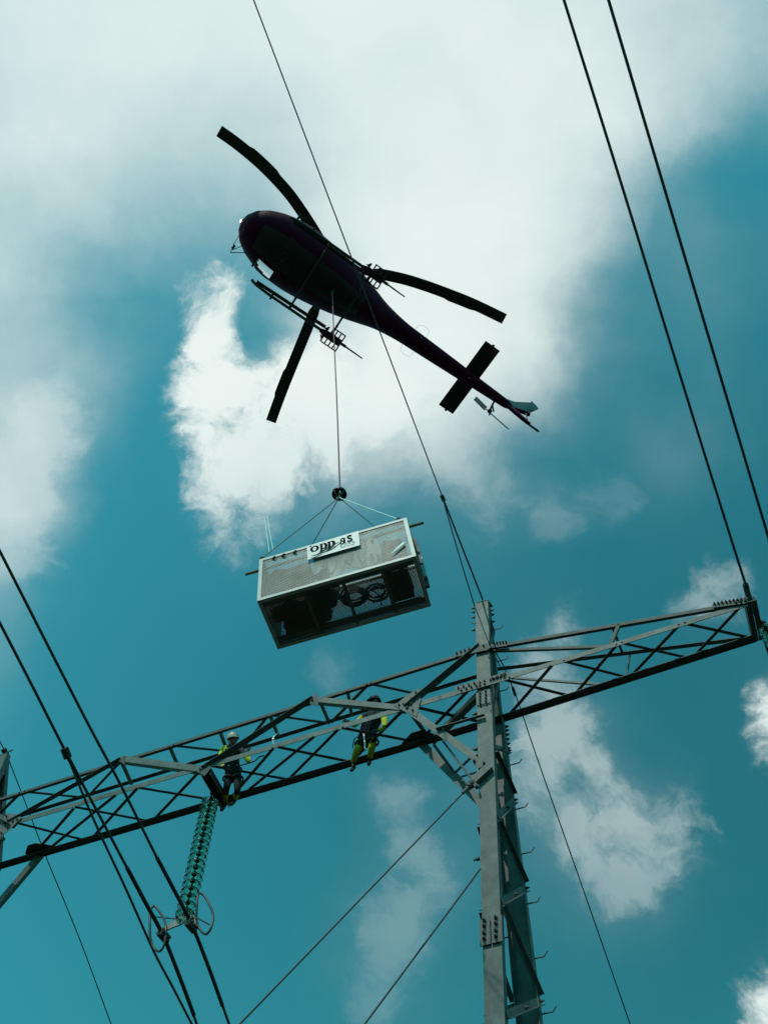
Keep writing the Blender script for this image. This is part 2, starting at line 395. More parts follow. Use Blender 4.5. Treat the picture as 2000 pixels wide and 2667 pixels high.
# main diagonals of the near face
for (a, b, w, k) in (((12, 2150), (317, 1978), 13, 'd'), ((315, 1976), (529, 2004), 18, 'l'), ((529, 2004), (817, 1820), 19, 'd'),
                     ((817, 1822), (1057, 1845), 17, 'l'), ((1057, 1845), (1250, 1684), 23, 'd')):
    mem(N_(a), N_(b), w, k, 'diagonal', 'galv' if k == 'l' else 'galv2', .02)  # lit diagonals take the lighter steel, shaded ones the darker copy
    if b[0] == 1250: mem(mir(N_(a)), mir(N_(b)), w, k, 'diagonal', 'galv2', .02)
# bottom face bracing (near chord to far chord)
for (a, b, w) in (((45, 2146), (231, 2192), 8), ((195, 2104), (394, 2141), 8), ((362, 2054), (575, 2088), 8), ((554, 1998), (750, 2031), 8),
                  ((724, 1948), (905, 1984), 9), ((890, 1898), (1093, 1935), 9), ((1087, 1845), (1262, 1884), 10),
                  ((192, 2108), (80, 2236), 8), ((300, 2074), (105, 2231), 8), ((358, 2055), (235, 2190), 8), ((521, 2010), (398, 2139), 8),
                  ((713, 1950), (601, 2080), 8), ((818, 1921), (634, 2070), 8), ((880, 1903), (753, 2030), 8), ((1046, 1856), (916, 1984), 9),
                  ((1220, 1800), (1087, 1937), 9), ((1304, 1770), (1484, 1814), 9), ((1437, 1736), (1325, 1864), 9), ((1608, 1680), (1500, 1806), 9),
                  ((1466, 1724), (1632, 1765), 8), ((1771, 1628), (1645, 1760), 9), ((1617, 1676), (1798, 1716), 8), ((1934, 1576), (1804, 1714), 9), ((1780, 1625), (1962, 1664), 9)):
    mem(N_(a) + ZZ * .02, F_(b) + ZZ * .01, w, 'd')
mem(N_((1243, 1806)), F_((1120, 1926)), 19, 'l', m='galv')
# top face bracing (near top chord to far top chord)
for (a, b, w) in (((62, 2063), (217, 2079), 8), ((315, 1984), (232, 2074), 7), ((316, 1986), (342, 2046), 8), ((441, 1946), (466, 2005), 8), ((450, 1943), (622, 1962), 8),
                  ((572, 1906), (592, 1960), 8), ((697, 1867), (630, 1953), 8), ((703, 1866), (726, 1924), 8), ((709, 1864), (860, 1886), 8), ((832, 1826), (857, 1886), 8),
                  ((959, 1784), (862, 1884), 9), ((905, 1800), (916, 1868), 8), ((963, 1782), (1098, 1812), 8), ((54, 2066), (-40, 2160), 8),
                  ((1593, 1630), (1622, 1706), 7)):
    mem(N_(a) + ZZ * .01, F_(b) + ZZ * .02, w, 'd')
mem(N_((1611, 1624)), N_((1587, 1680)), 9, 'l'); mem(F_((1643, 1694)), F_((1633, 1764)), 7, 'd')
mem(N_((1268, 1690)), N_((1587, 1679)), 9, 'l', off=-.03); mem(F_((1331, 1764)), F_((1572, 1782)), 6, 'l', m='galv')
q = MB(); q.bar(N_((1946, 1568)), F_((1968, 1670)), UU, -.05, .05, ZZ, -.01, .01); q.bar(N_((1946, 1568)), F_((1968, 1670)), ZZ, .01, .14, UU, -.05, -.038)
q.bar(N_((1946, 1568)) + UU * .11, F_((1968, 1670)) + UU * .11, UU, -.05, .05, ZZ, -.01, .01); q.bar(N_((1946, 1568)) + UU * .11, F_((1968, 1670)) + UU * .11, ZZ, .01, .14, UU, .038, .05)
q.build('end_beam', 'galv2', pyl)

def addbolts(q, pts, nrm, r=.022, h=.03):
    nrm = V(nrm).normalized()
    for p in pts: q.tube([p - nrm * .006, p + nrm * h], r, 6); q.tube([p + nrm * h, p + nrm * (h * 1.9)], r * .55, 6)
def bolts(parent, pts, nrm, r=.022, h=.03):
    for p in pts:
        q = MB(); addbolts(q, [p], nrm, r, h); q.build('bolt', 'bolt', parent)
def plate(pxs, d=-.02, t=.014, m='galvw', name='gusset_plate', bl=(), f=lambda p: p, r=.022):
    q = MB(); q.prism([f(atN(p, d)) for p in pxs], -NN, t); q.cur = 1
    addbolts(q, [f(atN(p, d)) - NN * t for p in bl], -NN, r)
    return q.build(name, [m, 'bolt'], pyl)
B1poly = [(1028, 1838), (1060, 1812), (1092, 1793), (1096, 1822), (1086, 1868), (1070, 1860), (1050, 1852)]
B1bolt = [(1040, 1838), (1052, 1836), (1062, 1846), (1072, 1836), (1082, 1820), (1084, 1806), (1072, 1822), (1076, 1852)]
both(lambda f: plate(B1poly, bl=B1bolt, f=f))
plate([(510, 2008), (540, 1985), (552, 2000), (534, 2022)], bl=[(524, 2006), (538, 1998)], m='galv2')
plate([(804, 1822), (826, 1806), (830, 1838), (810, 1836)], m='galv2', bl=[(815, 1826)]); plate([(306, 1980), (326, 1968), (326, 1992)], m='galv2')
def farplate(f):
    q = MB(); c = f(F_((1093, 1935))); sg_ = 1 if f is not mir else -1
    q.prism([c + UU * sg_ * x + NN * y - ZZ * .03 for x, y in ((-.42, .0), (-.34, -.16), (-.05, -.36), (.16, -.36), (.36, -.16), (.40, .0))], ZZ, .012); q.build('gusset_plate', 'galv2', pyl)
both(farplate)
# splice of the near bottom chord across the mast, with two rows of bolts
sp = [(1190, 1806), (1190, 1794), (1322, 1753), (1322, 1768)]
def line_px(a, b, n): return [(a[0] + (b[0] - a[0]) * i / (n - 1), a[1] + (b[1] - a[1]) * i / (n - 1)) for i in range(n)]
plate([(1186, 1811), (1186, 1790), (1324, 1750), (1324, 1771)], d=-.06, t=.016, bl=line_px((1194, 1794), (1236, 1782), 4) + line_px((1202, 1800), (1242, 1789), 4) + line_px((1278, 1774), (1316, 1757), 5) + line_px((1283, 1770), (1314, 1764), 4), name='splice_plate')
plate([(1186, 1712), (1186, 1702), (1240, 1684), (1262, 1676), (1290, 1680), (1268, 1694)], d=-.05, bl=line_px((1190, 1703), (1222, 1692), 4) + [(1260, 1684), (1275, 1678)], m='galv2')
plate([(1285, 1688), (1285, 1677), (1320, 1672), (1320, 1683)], d=-.05, bl=line_px((1287, 1677), (1318, 1674), 5), m='galv2')
plate([(1855, 1584), (1855, 1575), (1945, 1557), (1945, 1572)], d=-.03, bl=line_px((1860, 1575), (1940, 1562), 9) + line_px((1916, 1572), (1940, 1567), 3), m='galv2')

# ---- masts: a near and a far channel leg joined by lacing, meeting at the peak
nearT, nearM, nearB = N_((1254, 1568)), N_((1261, 1838)), N_((1288, 2667))
farM, farB = F_((1292, 1885)), F_((1382, 2667))
peak_far = atN((1266, 1585), .22)
def ext_to(a, b, z):
    return a + (b - a) * ((a.z - z) / (a.z - b.z))
nearG = ext_to(nearM, nearB, .02); farG = ext_to(farM, farB, .02)
def chan(q, p0, p1, w0, w1, fl, inward, t=.014):   # channel whose web faces away from `inward`
    ax = (p1 - p0).normalized(); a = (UU - ax * UU.dot(ax)).normalized(); b = inward - ax * inward.dot(ax); b.normalize()
    def quad(p, w): return p - a * w / 2, p + a * w / 2
    l0, r0 = quad(p0, w0); l1, r1 = quad(p1, w1)
    q.hexa([l0, r0, r0 + b * t, l0 + b * t, l1, r1, r1 + b * t, l1 + b * t])
    for (e0, e1, sgn) in ((l0, l1, 1), (r0, r1, -1)):
        q.hexa([e0 + b * t, e0 + a * sgn * t + b * t, e0 + a * sgn * t + b * fl, e0 + b * fl, e1 + b * t, e1 + a * sgn * t + b * t, e1 + a * sgn * t + b * fl, e1 + b * fl])
WN1, WN2 = 34 * mpx(nearT), 38 * mpx(nearM); WB = 55 * mpx(nearB)
mirM = lambda p: mir(p) + UU * .42
def mast(f):
    q = MB(); chan(q, f(nearT), f(nearM + (nearT - nearM) * .1), WN1, WN2, .14, NN)
    chan(q, f(nearM + (nearT - nearM) * .1) + NN * -.012, f(nearM) + NN * -.012, WN2, WN2, .14, NN)
    near = q
    t = lambda z: nearM + (nearB - nearM) * ((nearM.z - z) / (nearM.z - nearB.z))
    wz = lambda z: WN2 * 1.06 + (WB - WN2 * 1.06) * (nearM.z - z) / (nearM.z - nearB.z)
    chan(q, f(nearM), f(nearG), WN2 * 1.06, min(wz(nearG.z), WB), .16, NN)
    leg = q.build('mast_leg', 'galv', pyl)
    q = MB(); chan(q, f(farM), f(farG), 46 * mpx(farM), 46 * mpx(farM), .15, -NN); chan(q, f(peak_far), f(farM), 26 * mpx(farM), 40 * mpx(farM), .12, -NN)
    fleg = q.build('mast_leg', 'galv', pyl)
    # splice with two plates and four bolt columns
    if f is not mirM:
        for xs in ((1249, 1276), (1279, 1307)):
            q = MB(); k = .0273
            P = [atN((xs[0], 2399 + (xs[0] - 1250) * -.25), -.018), atN((xs[1], 2399 + (xs[1] - 1250) * -.25), -.018), atN((xs[1] + 2, 2466 + (xs[1] - 1250) * -.25), -.018), atN((xs[0] + 2, 2466 + (xs[0] - 1250) * -.25), -.018)]
            q.prism(P, -NN, .02); q.cur = 1
            cx = sum(xs) / 2; addbolts(q, [atN((cx + dx, 2400 + j * 14.5 + (4 if j > 1 else 0) - (cx - 1250) * .22), -.04) for j in range(4) for dx in (-2,)], -NN, .03, .035); q.build('splice_plate', ['galvw', 'bolt'], leg)
        q = MB(); P = [atN(p, -.014) for p in ((1240, 1803), (1276, 1792), (1277, 1830), (1241, 1838))]
        q.prism(P, -NN, .012); q.cur = 1
        addbolts(q, [atN((x, y - (x - 1250) * .3), -.03) for x in (1250, 1265) for y in (1806, 1815, 1824, 1832)], -NN, .022); q.build('splice_plate', ['galv', 'bolt'], leg)
        bolts(leg, [atN((x, y), -.07) for (x, y) in ((1250, 1786), (1250, 1779), (1262, 1782), (1262, 1775))], -NN, .022)
    # lacing on both flanges
    near_y = [1945, 2125, 2347, 2642]; far_y = [1968, 2096, 2326, 2621]
    def nearp(y): return N_((1261 + (1288 - 1261) * (y - 1838) / 829., y))
    def farp(y): return F_((1292 + 90 * (y - 1885) / 782., y))
    for side, dd in ((1, .0), (-1, .02)):
        for i in range(4):
            hn = (WN2 + (WB - WN2) * max(0, (near_y[i] - 1838) / 829.)) / 2 + .004; hf = 23 * mpx(farM) + .004
            A = f(nearp(near_y[i])) + UU * side * hn * (1 if f is not mirM else -1) + NN * .07
            B = f(farp(far_y[i])) + UU * side * hf * (1 if f is not mirM else -1) - NN * .06
            s2 = side * (1 if f is not mirM else -1)
            q = MB(); q.bar(A, B, ZZ, -.055, .055, UU * s2, 0, .012); q.bar(A, B, UU * s2, .012, .07, ZZ, -.055, -.043); q.cur = 1
            addbolts(q, [A.lerp(B, .52) + UU * s2 * .012, B + UU * s2 * .012], UU * s2, .025); q.build('lacing_bar', ['galv', 'bolt'], pyl)
            if i < 3:
                B2 = f(farp(far_y[i + 1] - 12)) + UU * s2 * hf - NN * .06
                A2 = f(nearp(near_y[i] + 16)) + UU * s2 * hn + NN * .07
                q = MB(); q.bar(A2, B2, ZZ, -.04, .04, UU * s2, .0, .01); q.bar(A2, B2, UU * s2, .01, .08, ZZ, .03, .04); q.build('lacing_bar', 'galv2', pyl)
        # further lacing below the picture, down to the foot
        A = f(nearp(2642)) + NN * .07; B = f(farp(2621)) - NN * .06
        zs = [A.z - 1.5 * i for i in range(1, 5)]
        for i, z in enumerate(zs):
            if z < .5: break
            a_ = f(ext_to(nearM, nearB, z)) + UU * s2 * WB / 2 + NN * .07; b_ = f(ext_to(farM, farB, z + .9)) + UU * s2 * .16 - NN * .06
            q = MB(); q.bar(a_, b_, ZZ, -.05, .05, UU * s2, 0, .01); q.build('lacing_bar', 'galv', pyl)
    # peak plates closing the head
    q = MB()
    q.prism([f(atN((1239, 1570), .02)), f(atN((1270, 1562), .02)), f(atN((1284, 1580), .2)), f(atN((1252, 1588), .2))], ZZ, .014); q.build('peak_plate', 'galv', pyl)
    for y0, y1, s in ((1590, 1650, 1), (1650, 1720, 0), (1720, 1790, 1), (1790, 1860, 0)):
        fa = lambda y: peak_far + (farM - peak_far) * ((y - 1585) / 300.)
        ne = lambda y: N_((1254 + 7 * (y - 1568) / 270., y))
        a_, b_ = (ne(y0), fa(y1)) if s else (fa(y0), ne(y1))
        s2 = 1 if f is not mirM else -1
        q = MB(); q.bar(f(a_) + UU * s2 * .13, f(b_) + UU * s2 * .13, ZZ, -.04, .04, UU * s2, 0, .01); q.build('lacing_bar', 'galv2', pyl)
    return leg, fleg
legR, flegR = mast(lambda p: p)
legL, flegL = mast(mirM)
bolts(legR, [atN((1236, y), .06) for y in (1583, 1593, 1607, 1640)], -UU, .03, .04)
bolts(legR, [atN((1241 + (y - 1858) * .017, y), .06) for y in (1858, 1950, 2236)], -UU, .035, .05)
bolts(flegR, [F_((1316 + (y - 1890) * .09, y)) for y in (1893, 1903, 1914, 1926, 1938, 1950, 1962)], UU, .03, .035)
bolts(flegR, [atN((1278 + (y - 1590) * .075, y), .3) for y in (1590, 1602, 1620, 1640)], UU, .03, .04)
# step bolts on the outer edge of the right mast
def stepb(p, s=1, L=.2):
    q = MB(); q.tube([p, p + UU * s * L, p + UU * s * (L + .06) + ZZ * .07], .012, 6); q.build('step_bolt', 'bolt', flegR)
for (x, y) in ((1287, 1641), (1300, 1722), (1301, 1801), (1328, 1993), (1343, 2108), (1357, 2225), (1371, 2355), (1387, 2498), (1408, 2642)):
    stepb(F_((x, y)) - UU * .02 if y > 1850 else atN((x, y), WD * (y - 1570) / 310.) - UU * .05)
for (x, y) in ((1300, 2307), (1315, 2443), (1318, 2594)):
    stepb(atN((x + 12, y - 3), .5), -1, .1)
stepb(N_((1240, 1623)), -1, .05)
# knee braces under the crossarm
def knee(f):
    q = MB(); a, b = f(N_((1076, 1858))) - NN * .02, f(N_((1236, 1972))) - NN * .02; ax = (b - a).normalized(); p = NN.cross(ax).normalized()
    q.bar(a, b, p, -.075, .075, NN, 0, .012); q.bar(a, b, NN, .012, .1, p, -.075, -.063); q.build('knee_brace', 'galv', pyl)
    q = MB(); a, b = f(F_((1098, 1940))) - NN * .05, f(F_((1292, 2132))) - NN * .05; ax = (b - a).normalized(); p = NN.cross(ax).normalized()
    q.bar(a, b, p, -.085, .085, NN, 0, .012); q.bar(a, b, NN, .012, .1, p, -.085, -.073); q.build('knee_brace', 'galv', pyl)
both(knee)
for (a, d0, b, d1, w) in (((1076, 1868), 0, (1116, 1922), WD, 9), ((1150, 1930), .1, (1222, 2025), .1, 8), ((1128, 1938), .6, (1182, 2012), WD - .1, 9),
                          ((1186, 2012), WD - .1, (1224, 1976), .02, 8), ((1199, 2025), WD - .1, (1238, 2014), .1, 8)):
    mem(atN(a, d0), atN(b, d1), w, 'd')
mem(atN((1136, 1901), -.05), atN((1262, 1864), -.05), 9, 'd', m='galv', off=.02)
plate([(1222, 1968), (1232, 1964), (1250, 1978), (1268, 1984), (1272, 1992), (1246, 2002), (1236, 1994)], d=-.06, bl=[(1236, 1984), (1261, 1990)], m='galvw', r=.03)
q = MB(); q.bar(atN((1274, 1992), -.10), atN((1228, 2034), -.10), ZZ, -.07, .07, NN, 0, .014); q.bar(atN((1274, 1992), -.10), atN((1228, 2034), -.10), NN, .014, .1, ZZ, -.07, -.056); q.build('guy_bracket', 'galvw', pyl)
# hangers for the insulators, between the bottom chords
q = MB(); ct = atN((548, 2022), .25); cb = atN((566, 2066), WD / 2)
q.bar(N_((540, 2004)), F_((590, 2090)), UU, -.10, .10, ZZ, -.012, 0); q.bar(N_((540, 2004)), F_((590, 2090)), ZZ, -.16, -.012, UU, -.10, -.088); q.bar(N_((540, 2004)), F_((590, 2090)), ZZ, -.16, -.012, UU, .088, .10)
q.build('hanger_beam', 'galv2', pyl)

# ------------------------------------------------------------------ insulators
def disc_meshes():
    q = MB(); q.lathe([(0.046, -.048), (0.080, -.052), (0.120, -.066), (0.154, -.086), (0.177, -.112), (0.182, -.126), (0.176, -.128), (0.168, -.114), (0.146, -.094), (0.135, -.105), (0.128, -.105), (0.114, -.078), (0.100, -.09), (0.093, -.088), (0.080, -.066), (0.046, -.060), (0.046, -.048)], 28)
    gl = q.build('glass_shell', 'glass', smooth=True)
    q = MB(); q.lathe([(.001, 0), (.028, 0), (.052, -.012), (.058, -.046), (.048, -.062), (.001, -.062)], 14); q.lathe([(.018, -.08), (.018, -.146), (.001, -.146)], 8)
    cp = q.build('cap', 'cap', smooth=True)
    return gl, cp
gl0, cp0 = disc_meshes()
def string(top, n, label, axis=-ZZ):
    t = thing('insulator_string', top, label, 'insulator', 'glass insulator strings under the crossarm')
    pitch = .150
    rot = (-axis).to_track_quat('Z', 'Y').to_euler()
    for i in range(n):
        c = cp0 if (i == 0 and cp0.parent is None) else cp0.copy()
        if c is not cp0: COL.objects.link(c)
        gshell = gl0 if (i == 0 and gl0.parent is None) else gl0.copy()
        if gshell is not gl0: COL.objects.link(gshell)
        c.parent = t; c.location = axis * (.12 + i * pitch); c.rotation_euler = rot
        gshell.parent = t; gshell.location = axis * (.12 + i * pitch); gshell.rotation_euler = rot
    q = MB(); q.tube([V((0, 0, .10)) + V(top), V(top) + axis * .13], .022, 8); q.ball(V(top), .05, 6)
    q.build('shackle', 'cap', t)
    return t
sTop = P0 + NN * (WD / 2) + UU * .09 - ZZ * .22
_t = EYE + ray((553, 2066)) * ((sTop - EYE).dot(NN) / ray((553, 2066)).dot(NN)); sTop = _t
sBot = sTop - ZZ * 2.87
ins1 = string(sTop, 18, 'green glass insulator string hanging under the middle of the crossarm beside the left lineman')
tipc = (N_((1948, 1572)).lerp(F_((1968, 1668)), .5)) + UU * .22
ins2 = string(atD((1986, 1622), depth(tipc)), 18, 'green glass insulator string cut off at the right edge under the crossarm tip')
# yoke, clamps and arcing rings under the left string
yk = lambda px, dd=0: EYE + ray(px) * ((sBot + NN * dd - EYE).dot(NN) / ray(px).dot(NN))
q = MB(); q.prism([yk(p) for p in ((478, 2372), (497, 2372), (510, 2392), (512, 2410), (498, 2410), (484, 2396), (470, 2408), (452, 2414), (432, 2424), (426, 2414), (444, 2404), (458, 2392))], NN, .03)
q.cur = 1; addbolts(q, [yk(p) for p in ((462, 2390), (470, 2398), (504, 2392), (500, 2402))], -NN, .022); q.build('yoke_plate', ['yoke', 'bolt'], ins1)
for rp in ([(520, 2325), (533, 2334), (547, 2358), (556, 2385), (553, 2408), (546, 2425), (537, 2433), (527, 2428), (516, 2410), (512, 2390), (514, 2360), (515, 2335)],
           [(397, 2362), (405, 2361), (417, 2376), (428, 2395), (433, 2420), (428, 2460), (419, 2476), (409, 2476), (399, 2464), (392, 2440), (391, 2405), (392, 2375)]):
    q = MB(); pts = [yk(p, .05 * sin(i * 1.05)) for i, p in enumerate(rp)]; pts = spl(pts + [pts[0]], 4)[:-1]; q.tube(pts, .022, 8, closed=True); q.build('arcing_ring', 'ring', ins1, smooth=True)
q = MB(); q.tube([yk((512, 2390)), yk((546, 2408))], .013, 6); q.tube([yk((404, 2388)), yk((458, 2393))], .013, 6); q.build('ring_arm', 'ring', ins1)
for c in ((499, 2410), (427, 2436)):
    q = MB(); a = yk(c)
    q.bar(a + ZZ * .06, a - ZZ * .07, UU, -.05, .05, NN, -.14, .14); 
    for k in (-1, 1):
        for e in (-.1, 0, .1): q.tube([a + UU * .05 * k + NN * e, a + UU * .09 * k + NN * e], .02, 6)
    q.build('suspension_clamp', 'bolt', ins1)

# ------------------------------------------------------------------ conductors, earth wires, guys
def wire(name, pts, r, label, cat, m='cable', group=None, far0=None, far1=None, rods=()):
    pts = [V(p) for p in pts]
    line = spl(pts, 6)
    if far0:
        d = (pts[0] - pts[1]).normalized(); line = [line[0] + d * (far0 * k / 6) + ZZ * ((far0 * k / 6) ** 2 * .0006) for k in range(6, 0, -1)] + line
    if far1:
        d = (pts[-1] - pts[-2]).normalized(); line = line + [line[-1] + d * (far1 * k / 6) + ZZ * ((far1 * k / 6) ** 2 * .0012) for k in range(1, 7)]
    q = MB(); q.tube(line, r, 8)
    o = q.build(name, m, org=pts[len(pts) // 2], smooth=True); tag(o, label, cat, group)
    for (rp, rr, nm) in rods:
        b = MB(); b.tube(spl(rp, 6), rr, 8); b.build(nm, 'rod', o, smooth=True)
    return o
s1 = (yk((500, 2405)) - P0).dot(UU); s2 = (yk((427, 2433)) - P0).dot(UU)
A = lambda px: atU(px, s1); B = lambda px: atU(px, s2)
GC = 'bundled conductors of the power line'
wire('conductor', [A((0, 1434)), A((213, 1852)), A((316, 2046)), A((409, 2233)), A((500, 2408)), A((548, 2530)), A((597, 2667))], .024,
     'black conductor clamped on the right side of the yoke under the insulator string', 'power line', group=GC, far0=60, far1=80,
     rods=[([A((409, 2233)), A((455, 2320)), A((500, 2408)), A((545, 2522)), A((580, 2620))], .035, 'armour_rod')])
wire('conductor', [B((0, 1621)), B((90, 1796)), B((172, 1958)), B((282, 2166)), B((331, 2259)), B((425, 2436)), B((470, 2548)), B((513, 2667))], .024,
     'black conductor clamped on the left side of the yoke under the insulator string', 'power line', group=GC, far0=60, far1=80,
     rods=[([B((331, 2259)), B((378, 2348)), B((425, 2436)), B((468, 2543)), B((506, 2645))], .036, 'armour_rod'),
           ([B((168, 1948)), B((178, 1974))], .07, 'joint'), ([B((176, 1968)), B((215, 2042))], .034, 'armour_rod')])
Cc = lambda px: atU(px, s2 - .35)
wire('conductor', [B((176, 1966)), Cc((214, 2062)), Cc((260, 2168)), Cc((330, 2318)), Cc((401, 2477)), Cc((450, 2570)), Cc((500, 2667))], .022,
     'unclamped black line running left of the arcing rings down to the bottom edge', 'power line', group=GC, far1=80)
sR = (tipc - P0).dot(UU)
D = lambda px: atU(px, sR + .12); E_ = lambda px: atU(px, sR + .62)
wire('conductor', [D((1468, 0)), D((1630, 520)), D((1790, 1042)), D((1943, 1530)), D((1990, 1664)), D((2030, 1790)), D((2180, 2300))], .027,
     'black overhead conductor coming down onto the right tip of the crossarm', 'power line', group=GC, far0=60, far1=80,
     rods=[([D((1940, 1521)), D((1946, 1545)), D((1954, 1566))], .06, 'joint'), ([D((1946, 1545)), D((1990, 1664)), D((2030, 1790))], .04, 'armour_rod')])
wire('conductor', [E_((1584, 0)), E_((1716, 446)), E_((1860, 930)), E_((2000, 1400)), E_((2090, 1700)), E_((2240, 2200))], .027,
     'black overhead conductor nearest the upper right corner leaving by the right edge', 'power line', group=GC, far0=60, far1=80)
sm = (nearT - P0).dot(UU)
G_ = lambda px: atU(px, sm)
wire('earth_wire', [G_((661, 0)), G_((830, 446)), G_((1000, 893)), G_((1153, 1297)), G_((1256, 1560)), atN((1264, 1600), .36), atN((1287, 1688), .66), atN((1312, 1737), .88), G_((1334, 1789)), G_((1355, 1846)), G_((1407, 2000)), G_((1520, 2322)), G_((1640, 2667))], .0135,
     'thin earth wire crossing below the helicopter to the head of the right mast', 'earth wire', group='earth wires on the mast heads', far0=60, far1=80,
     rods=[([G_((1150, 1290)), G_((1156, 1305))], .045, 'joint'), ([G_((1153, 1297)), G_((1205, 1430)), G_((1256, 1560))], .02, 'armour_rod'),
           ([G_((1153, 1299)), atU((1195, 1445), sm - .05), atN((1236, 1580), .05)], .013, 'bonding_lead'), ([G_((1334, 1789)), G_((1342, 1812))], .035, 'joint'), ([atN((1280, 1690), .6), atN((1305, 1742), .86)], .012, 'bonding_lead')])
sl = -sm
Hh = lambda px: atU(px, sl)
wire('earth_wire', [Hh((-60, 1800)), Hh((0, 1929)), Hh((16, 1958)), Hh((27, 1987)), Hh((70, 2098)), Hh((126, 2244)), Hh((210, 2450)), Hh((290, 2667))], .0135,
     'thin earth wire at the left edge running from the left mast head to the bottom', 'earth wire', group='earth wires on the mast heads', far0=60, far1=80,
     rods=[([Hh((10, 1950)), Hh((22, 1975))], .07, 'joint'), ([Hh((20, 1960)), Hh((34, 1953))], .02, 'pin')])
def guy(a, b, drop, label):
    d = ray(b); 
    # second point lower and on the sight line of the photograph's lower edge
    zt = a.z - drop; t = (zt - EYE.z) / d.z; p = EYE + d * t
    gnd = a + (p - a) * (a.z / (a.z - p.z))
    q = MB(); q.tube([a, p, gnd], .014, 8); o = q.build('guy_wire', 'cable', org=a); tag(o, label, 'guy wire', 'guy wires of the right mast')
    k = MB(); dd = (p - a).normalized(); k.tube([a + dd * .0, a + dd * .12, a + dd * .13, a + dd * .3], [.06, .06, .035, .03], 8)
    k.build('guy_clamp', 'bolt', o); return o
guy(atN((1230, 2040), -.08), (625, 2667), 4.2, 'dark guy wire from the guy bracket below the knee brace to the lower left')
guy(F_((1300, 2197)), (950, 2667), 3.4, 'lower dark guy wire coming out from behind the right mast')
k = MB(); c = atN((1229, 2042), -.1)
k.ball(c, .075, 5); k.bar(c + UU * .05, c - UU * .11 - ZZ * .06, ZZ, -.03, .03, NN, -.03, .03); k.bar(c + ZZ * .1, c - ZZ * .1 + UU * .08, UU, -.03, .03, NN, -.04, .04); k.build('guy_shackle', 'bolt', pyl)

# ------------------------------------------------------------------ helicopter (local: x forward, y left, z up, origin at the rotor head)
HP = V((-1.4715, 6.8253, 26.8418)) + EYE
HR = Euler((0.1147, -0.0542, 3.7546), 'XYZ')
heli = thing('helicopter', HP, 'dark red helicopter with three curved rotor blades seen from below', 'helicopter', rot=HR)
HM = Matrix.Translation(HP) @ HR.to_matrix().to_4x4(); HMI = HM.inverted()
def hz(px, z):     # point of the photograph at height z in the helicopter's own frame
    n = HM.to_3x3() @ V((0, 0, 1)); c = HM @ V((0, 0, z)); r = ray(px)
    return HMI @ (EYE + r * ((c - EYE).dot(n) / r.dot(n)))
def hb(q, name, m, parent=None, smooth=False): return q.build(name, m, parent or heli, org=(0, 0, 0), smooth=smooth)
ST = [(3.29, .05, -1.86, -2.00), (3.23, .26, -1.66, -2.20), (3.06, .50, -1.42, -2.40), (2.75, .72, -1.16, -2.55), (2.35, .88, -.98, -2.65), (1.9, .98, -.85, -2.71), (1.4, 1.01, -.76, -2.74),
      (.9, .98, -.70, -2.75), (.3, .90, -.60, -2.74), (-.3, .79, -.55, -2.68), (-.8, .67, -.57, -2.55), (-1.25, .54, -.66, -2.34), (-1.65, .43, -.78, -2.08), (-2.1, .36, -.90, -1.84), (-2.6, .31, -.96, -1.64),
      (-3.3, .285, -.98, -1.56), (-4.4, .245, -1.0, -1.48), (-5.4, .20, -1.02, -1.42), (-6.3, .165, -1.02, -1.36), (-6.75, .14, -1.02, -1.31), (-6.95, .08, -1.06, -1.26)]
NS = 40
def hring(st):
    x, hw, zt, zb = st; k_ = min(1, max(0, (x + 2.6) / 2.0)); zb += .11 * k_; y0 = .045 * k_; zm = zt + (zb - zt) * .52; out = []
    for k in range(NS):
        a = 2 * pi * k / NS; c, s_ = cos(a), sin(a); e = (.85 if s_ > 0 else .96) if x > -2 else 1.0
        y = y0 + hw * math.copysign(abs(c) ** e, c); h = (zt - zm) if s_ > 0 else (zm - zb)
        out.append(V((x, y, zm + h * math.copysign(abs(s_) ** e, s_))))
    return out
# finer stations by interpolation
fine = []
for i in range(len(ST) - 1):
    a, b, c, d = [ST[min(max(i + k, 0), len(ST) - 1)] for k in (-1, 0, 1, 2)]
    for j in range(4):
        t = j / 4; fine.append(tuple(b[m] + (c[m] - b[m]) * t if m == 0 or i < 1 else .5 * (2 * b[m] + (c[m] - a[m]) * t + (2 * a[m] - 5 * b[m] + 4 * c[m] - d[m]) * t * t + (3 * b[m] - a[m] - 3 * c[m] + d[m]) * t ** 3) for m in range(4)))
fine.append(ST[-1])
rings = [hring(s_) for s_ in fine]
body = MB(); wins = {'windshield': MB(), 'chin_window': MB(), 'chin_window2': MB(), 'side_window': MB(), 'side_window2': MB(), 'belly_panel': MB()}
for i in range(len(rings) - 1):
    xm = (fine[i][0] + fine[i + 1][0]) / 2
    for k in range(NS):
        a = 360 * (k + .5) / NS; quad = [rings[i][k], rings[i][(k + 1) % NS], rings[i + 1][(k + 1) % NS], rings[i + 1][k]]
        key = None
        if 1.75 < xm < 2.92 and 9 + max(0, xm - 2.1) * 30 < a < 168 - max(0, xm - 2.0) * 45 and not (86 < a < 94): key = 'windshield'
        elif 1.62 < xm < 2.32 and 306 < a < 338: key = 'chin_window2' if False else None
        if 1.60 < xm < 2.30 and 206 < a < 236: key = 'chin_window'
        if -.1 < xm < 1.62 and not (.72 < xm < .86) and 8 < a < 56: key = 'side_window'
        if -.1 < xm < 1.62 and not (.72 < xm < .86) and 124 < a < 172: key = 'side_window2'
        if -.9 < xm < 2.6 and 240 < a < 300: key = 'belly_panel'
        (wins[key] if key else body).add(quad, [(0, 1, 2, 3)])
fus = hb(body, 'fuselage', 'paint', smooth=True)
